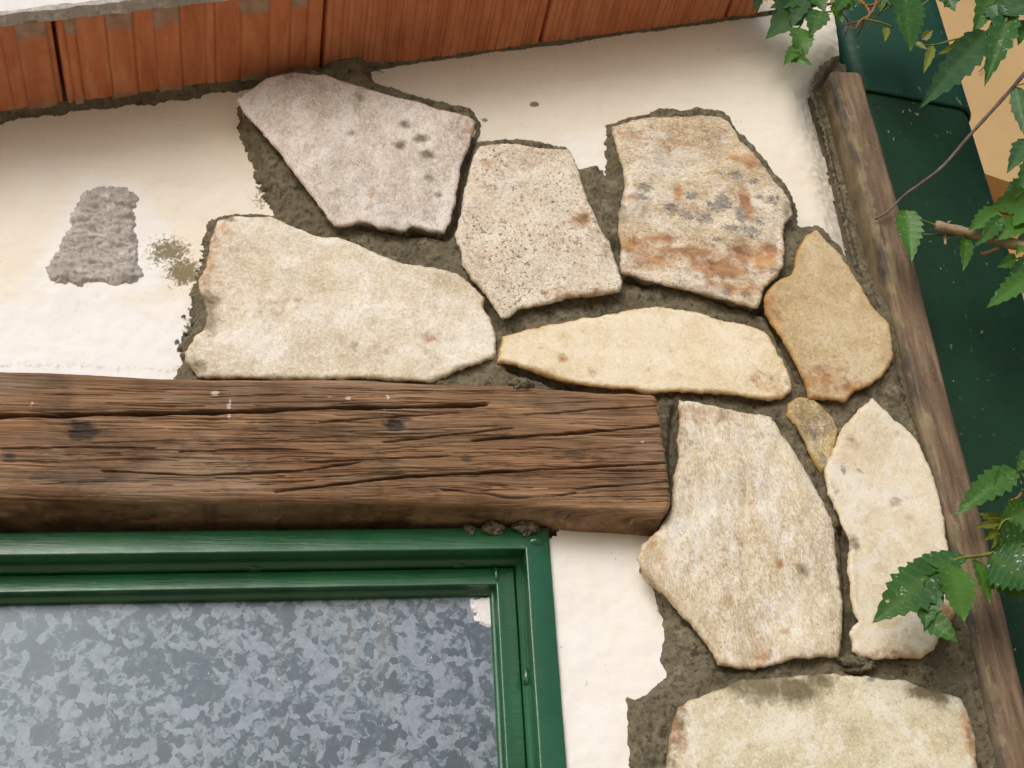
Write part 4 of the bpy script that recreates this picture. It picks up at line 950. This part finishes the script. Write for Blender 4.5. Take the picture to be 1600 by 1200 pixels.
duct('pipe', plx, prx, YP0, YP0 + .11, [(zc + .3 - .03 * k, 0) for k in range(50)] + [(0.0, 0)], 0.022, PIPE_GREEN)
duct('sleeve', plx, prx, YP0, YP0 + .11, [(zc + .30, .005), (zc + .2, .005), (zc + .1, .005), (zc + .004, .005), (zc, .004), (zc, -.002)], 0.024, SLEEVE_GREEN, 0.16)

# ------------------------------------------------------------------ vine
def leaf_mesh(base, tip, width, facing, mat, parent, fold=0.25, curl=0.25, teeth=7, seed=0, name='leaf', skew=0.0):
    base, tip = Vector(base), Vector(tip); ax = tip - base; L = ax.length; ax.normalize()
    f = Vector(facing); f = (f - ax * f.dot(ax)).normalized(); side = ax.cross(f).normalized()
    rr = random.Random(seed); N = teeth * 4; V = []; vein = []; cols = 7
    for i in range(N + 1):
        t = i / N
        wv = (math.sin(math.pi * min(1, t * 1.02) ** 0.72) ** 0.85 * (1 - 0.25 * t)) if 0 < t < 1 else 0
        tooth = (t * teeth) % 1.0
        for j in range(cols):
            s = (j - 3) / 3.0; a = abs(s)
            out = wv * width * 0.5 * (1 + skew * s)
            if a == 1: out *= 0.80 + 0.34 * tooth * (0.7 + 0.5 * rr.random())
            sweep = 0.035 * L * a * (1 if t < .95 else 0)
            lift = fold * width * 0.5 * a * wv - curl * L * (t ** 2) * 0.6 + 0.03 * width * math.sin(9 * t + seed) * a
            p = base + ax * (t * L + sweep * (1 - t)) + side * (s * out) + f * lift
            V.append(tuple(p))
            ln = 1.0 if j == 3 else (0.8 if ((t * teeth - a * 0.9) % 1.0) < 0.24 and a < .95 else 0.0); vein.append(ln)
    Fc = [(i * cols + j, i * cols + j + 1, (i + 1) * cols + j + 1, (i + 1) * cols + j) for i in range(N) for j in range(cols - 1)]
    return mesh_obj(name, V, Fc, mat, parent, loc=base, attrs={'vein': vein})
FRONT = (-0.1, -1, -0.35)
SC = 0.00088
def lf(parent, b, t, w, Y, mat=LEAF, dY=-0.01, fc=None, fold=0.25, curl=0.15, teeth=7, seed=None, skew=0):
    s = seed if seed is not None else int(b[0] * 7 + b[1] * 3 + t[0])
    rr = random.Random(s)
    fc = fc or (FRONT[0] + rr.uniform(-.45, .45), -1, FRONT[2] + rr.uniform(-.4, .4))
    return leaf_mesh(P(b[0], b[1], Y), P(t[0], t[1], Y + dY), w * SC, fc, mat, parent, fold, curl, teeth, s, skew=skew)
def stalk(parent, pts, rad, mat, name='stem', seg=7):
    P3 = [PV(x, y, Y) for x, y, Y in pts]
    # smooth the path
    out = []
    for i in range(len(P3) - 1):
        p0 = P3[max(i - 1, 0)]; p1 = P3[i]; p2 = P3[i + 1]; p3 = P3[min(i + 2, len(P3) - 1)]
        for k in range(5):
            t = k / 5; out.append(0.5 * ((2 * p1) + (-p0 + p2) * t + (2 * p0 - 5 * p1 + 4 * p2 - p3) * t * t + (-p0 + 3 * p1 - 3 * p2 + p3) * t ** 3))
    out.append(P3[-1]); n = len(out)
    rads = [rad[0] + (rad[1] - rad[0]) * i / (n - 1) for i in range(n)] if hasattr(rad, '__len__') else [rad] * n
    rads = [r_ * (1 + 0.10 * math.sin(i * 1.7)) for i, r_ in enumerate(rads)]
    V, Fc = tube(out, rads, seg); return mesh_obj(name, V, Fc, mat, parent)

# shoot hanging over the eave at the top
v1 = empty('climbing_vine', P(1360, -30, -.05), 'leafy vine shoot hanging over the top right corner of the wall', 'vine', 'vine shoots')
Yv = -0.06
stalk(v1, [(1640, -20, Yv), (1560, 5, Yv), (1480, -20, Yv), (1400, -14, Yv), (1330, 0, Yv), (1270, 8, Yv), (1240, -8, Yv)], (.0035, .0016), ROOT)
stalk(v1, [(1345, 0, Yv), (1358, 18, Yv), (1352, 30, Yv), (1322, 38, Yv + .01), (1314, 46, Yv + .02)], (.0020, .0008), ROOT)
stalk(v1, [(1372, -5, Yv), (1362, 20, Yv), (1345, 32, Yv), (1336, 45, Yv), (1325, 42, Yv)], (.0024, .0009), ROOT)
stalk(v1, [(1350, 28, Yv), (1346, 42, Yv + .02), (1338, 58, Yv + .04)], (.0016, .0007), ROOT)
stalk(v1, [(1330, -10, Yv), (1352, 8, Yv), (1375, 2, Yv), (1368, -20, Yv)], (.0022, .0014), ROOT)
stalk(v1, [(1352, 30, Yv), (1375, 35, Yv), (1395, 42, Yv)], (.0016, .0012), PETIOLE)
stalk(v1, [(1330, 12, Yv), (1300, 18, Yv), (1280, 19, Yv)], (.0014, .0010), PETIOLE)
stalk(v1, [(1256, 20, Yv), (1254, 35, Yv), (1247, 45, Yv)], (.0012, .0009), PETIOLE)
lf(v1, (1262, -8), (1203, 54), 58, Yv, LEAF_B, teeth=5); lf(v1, (1258, -4), (1206, 8), 36, Yv - .004, LEAF, teeth=5)
lf(v1, (1258, -2), (1238, 36), 34, Yv - .006, LEAF_B, teeth=5)
lf(v1, (1283, 17), (1267, 52), 42, Yv - .01, LEAF, teeth=5); lf(v1, (1247, 42), (1258, 84), 46, Yv - .008, LEAF, teeth=6, curl=.35)
lf(v1, (1228, 82), (1272, 105), 20, Yv - .006, LEAF, teeth=5, curl=-.2); lf(v1, (1250, 70), (1226, 98), 24, Yv - .008, LEAF, teeth=5)
lf(v1, (1272, -6), (1290, 16), 28, Yv - .006, LEAF, teeth=5); lf(v1, (1322, -10), (1306, 17), 26, Yv - .004, LEAF, teeth=5)
lf(v1, (1185, -10), (1180, 14), 22, Yv - .004, LEAF_B, teeth=4)
lf(v1, (1408, -26), (1430, 74), 74, Yv - .01, LEAF, fc=(.25, -1, -.3), teeth=9, fold=.12)
for b_, t_, w_, m_ in [((1300, -14), (1332, 14), 34, LEAF), ((1345, -20), (1338, 8), 30, LEAF_D), ((1232, -16), (1216, 22), 36, LEAF_D), ((1290, -18), (1262, 12), 34, LEAF_B), ((1366, -22), (1392, 6), 34, LEAF_D), ((1300, 8), (1318, 34), 20, LEAF),
                       ((1470, -20), (1492, 14), 38, LEAF_B), ((1500, -22), (1478, 8), 34, LEAF), ((1380, -16), (1376, 16), 22, LEAF)]:
    lf(v1, b_, t_, w_, Yv + .004, m_, teeth=5)
stalk(v1, [(1400, -20, Yv), (1384, 10, Yv + .01), (1362, 34, Yv + .02), (1350, 52, Yv + .03)], (.0016, .0006), ROOT)
stalk(v1, [(1320, -8, Yv), (1312, 14, Yv + .01), (1326, 36, Yv + .02), (1318, 62, Yv + .04)], (.0015, .0006), ROOT)
stalk(v1, [(1470, -20, Yv), (1440, 8, Yv), (1410, 4, Yv), (1376, 18, Yv)], (.0014, .0009), PETIOLE)
lf(v1, (1440, 62), (1458, 46), 16, Yv - .004, LEAF_Y, teeth=4); lf(v1, (1425, 66), (1450, 76), 14, Yv - .004, LEAF_Y, teeth=4)
lf(v1, (1458, 70), (1445, 110), 16, Yv - .005, LEAF_Y, teeth=4); lf(v1, (1385, 42), (1384, 62), 14, Yv, LEAF_Y, teeth=4)
stalk(v1, [(1430, 70, Yv), (1460, 70, Yv), (1490, 62, Yv), (1540, 50, Yv - .01)], (.0010, .0014), PETIOLE)
stalk(v1, [(1540, 50, Yv - .01), (1558, 38, Yv - .01), (1590, 10, Yv), (1620, -20, Yv)], (.0014, .002), PETIOLE)

# shoot at the upper right edge
v2 = empty('climbing_vine', P(1600, 60, -.08), 'long pointed bluish green vine leaves at the upper right edge', 'vine', 'vine shoots')
Yw = -0.08
lf(v2, (1544, 46), (1438, 168), 56, Yw, LEAF_B, fc=(.5, -1, .25), teeth=8, fold=.3, curl=.05); lf(v2, (1540, 56), (1470, 80), 26, Yw + .006, LEAF_Y, teeth=6)
lf(v2, (1580, 18), (1541, 122), 50, Yw - .01, LEAF_D, fc=(-.6, -1, -.5), teeth=7, fold=.5); lf(v2, (1552, -18), (1525, 48), 44, Yw, LEAF, teeth=6)
lf(v2, (1560, 24), (1640, -6), 62, Yw - .012, LEAF_B, fc=(.2, -1, .4), teeth=6); lf(v2, (1556, 10), (1592, -30), 44, Yw - .006, LEAF, teeth=6)
lf(v2, (1605, 30), (1592, 66), 28, Yw, LEAF, teeth=5); lf(v2, (1545, 8), (1572, 40), 40, Yw - .004, LEAF_B, teeth=6)
lf(v2, (1587, 134), (1604, 214), 30, Yw, LEAF_B, fc=(-.7, -1, -.2), teeth=6); lf(v2, (1606, 218), (1577, 264), 34, Yw, LEAF_B, teeth=5)
lf(v2, (1610, 250), (1592, 305), 30, Yw, LEAF, teeth=5)
stalk(v2, [(1660, -40, Yw), (1640, 120, Yw), (1632, 240, Yw), (1640, 330, Yw)], (.0035, .003), CANE)
stalk(v2, [(1640, 120, Yw), (1610, 128, Yw), (1587, 134, Yw)], (.0012, .0009), PETIOLE); stalk(v2, [(1634, 210, Yw), (1606, 218, Yw)], (.0012, .0009), PETIOLE)
stalk(v2, [(1632, 250, Yw), (1610, 250, Yw)], (.0012, .0009), PETIOLE); stalk(v2, [(1650, 0, Yw), (1600, 14, Yw), (1560, 24, Yw), (1544, 46, Yw)], (.002, .0012), PETIOLE)

# cut cane with young leaves
v3 = empty('cut_vine_cane', P(1600, 385, -.07), 'thick pale cut vine cane with small leaves pointing at the green pipe', 'vine', 'vine shoots')
Yx = -0.07
stalk(v3, [(1462, 352, Yx), (1500, 361, Yx), (1530, 368, Yx), (1570, 378, Yx), (1640, 394, Yx), (1720, 405, Yx)], (.0058, .0068), CANE, 'cane', 12)
stalk(v3, [(1478, 361, Yx), (1462, 352, Yx), (1455, 349, Yx + .004), (1425, 338, Yx)], (.0010, .0008), PETIOLE)
stalk(v3, [(1500, 367, Yx + .008), (1475, 368, Yx + .01), (1440, 366, Yx + .012), (1424, 364, Yx + .01)], (.0016, .0010), TWIG)
stalk(v3, [(1476, 367, Yx + .01), (1477, 382, Yx + .008)], (.0020, .0016), CANE); stalk(v3, [(1560, 388, Yx), (1534, 398, Yx)], (.0024, .0020), ROOT)
lf(v3, (1415, 326), (1427, 404), 42, Yx - .005, LEAF, teeth=8, fold=.35); lf(v3, (1510, 368), (1508, 421), 24, Yx + .004, LEAF, teeth=6)
lf(v3, (1562, 330), (1516, 356), 36, Yx - .008, LEAF, teeth=6); lf(v3, (1566, 338), (1528, 382), 26, Yx - .012, LEAF, teeth=6); lf(v3, (1600, 345), (1555, 372), 40, Yx - .006, LEAF, teeth=6)
lf(v3, (1610, 310), (1552, 322), 46, Yx - .004, LEAF, teeth=6); lf(v3, (1612, 290), (1572, 300), 40, Yx, LEAF_B, teeth=6); lf(v3, (1588, 403), (1562, 416), 24, Yx, LEAF, teeth=5)
lf(v3, (1620, 425), (1545, 474), 36, Yx - .006, LEAF, fc=(.4, -1, .4), teeth=8); lf(v3, (1610, 400), (1570, 452), 30, Yx, LEAF_D, teeth=6); lf(v3, (1612, 360), (1590, 395), 26, Yx, LEAF, teeth=5)
lf(v3, (1610, 330), (1585, 348), 34, Yx - .01, LEAF, teeth=5)
stalk(v3, [(1630, 330, Yx), (1600, 336, Yx), (1564, 333, Yx)], (.0014, .0009), PETIOLE); stalk(v3, [(1640, 395, Yx), (1610, 402, Yx), (1588, 404, Yx)], (.0014, .0009), PETIOLE)

# bare twig
tw = empty('dry_twig', P(1600, 115, -.05), 'thin bare grey twig slanting across the green pipe to the post', 'twig')
stalk(tw, [(1368, 342, -.036), (1388, 330, -.04), (1412, 306, -.045), (1440, 286, -.05), (1475, 258, -.055), (1520, 206, -.06), (1560, 162, -.065), (1605, 110, -.07), (1680, 20, -.08)], (.0013, .0028), TWIG, 'stem', 9)

# lower shoots
v4 = empty('climbing_vine', P(1600, 740, -.07), 'arched bright green vine leaf beside the post, above the yellowish young leaves', 'vine', 'vine shoots')
Yy = -0.07
lf(v4, (1590, 732), (1498, 790), 44, Yy, LEAF, fc=(.1, -1, .35), teeth=8, curl=.3); lf(v4, (1575, 728), (1556, 782), 26, Yy + .004, LEAF, teeth=6); lf(v4, (1580, 735), (1569, 772), 16, Yy + .004, LEAF, teeth=5)
lf(v4, (1606, 706), (1592, 735), 24, Yy, LEAF, teeth=5)
stalk(v4, [(1640, 800, Yy), (1615, 760, Yy), (1588, 732, Yy)], (.0016, .0010), PETIOLE)
v5 = empty('climbing_vine', P(1600, 860, -.09), 'dusty dark vine leaflets hanging in front of the ivory stone and post', 'vine', 'vine shoots')
Yz = -0.09
for b, t, w in [((1572, 812), (1530, 802), 12), ((1572, 816), (1526, 822), 14), ((1570, 820), (1540, 845), 14), ((1570, 820), (1552, 856), 12), ((1574, 806), (1536, 810), 10), ((1568, 822), (1562, 848), 10)]:
    lf(v5, b, t, w, Yz + .01, LEAF_Y, teeth=4)
lf(v5, (1572, 812), (1618, 790), 44, Yz, LEAF, teeth=6); lf(v5, (1560, 830), (1620, 815), 50, Yz + .006, LEAF, teeth=6)
lf(v5, (1545, 866), (1625, 918), 84, Yz - .004, LEAF_D, fc=(.2, -1, -.2), teeth=9, fold=.12); lf(v5, (1552, 862), (1630, 848), 70, Yz + .004, LEAF_D, teeth=8)
lf(v5, (1522, 872), (1551, 942), 30, Yz + .006, LEAF, teeth=6); lf(v5, (1548, 880), (1600, 935), 50, Yz + .01, LEAF, teeth=6)
lf(v5, (1512, 870), (1392, 898), 40, Yz, LEAF_D, fc=(0, -1, .5), teeth=8, fold=.3, curl=.2); lf(v5, (1468, 888), (1368, 966), 62, Yz - .008, LEAF_D, fc=(-.2, -1, 0), teeth=8, fold=.12)
lf(v5, (1462, 896), (1447, 985), 0.1 + 30, Yz - .004, LEAF_D, teeth=6, fold=.4); lf(v5, (1440, 958), (1498, 1002), 34, Yz - .008, LEAF_D, teeth=6)
lf(v5, (1448, 910), (1447, 980), 40, Yz - .006, LEAF_D, teeth=6, fc=(-.3, -1, .1)); lf(v5, (1482, 878), (1511, 970), 56, Yz - .012, LEAF, fc=(.15, -1, -.2), teeth=9, fold=.15)
stalk(v5, [(1452, 902, Yz), (1478, 884, Yz), (1500, 872, Yz), (1545, 866, Yz), (1600, 850, Yz), (1660, 820, Yz)], (.0010, .0028), PETIOLE)
stalk(v5, [(1580, 782, Yz), (1590, 778, Yz), (1596, 770, Yz)], (.0016, .0014), ROOT); stalk(v5, [(1660, 820, Yz), (1610, 815, Yz), (1572, 812, Yz), (1560, 828, Yz)], (.0018, .001), PETIOLE)
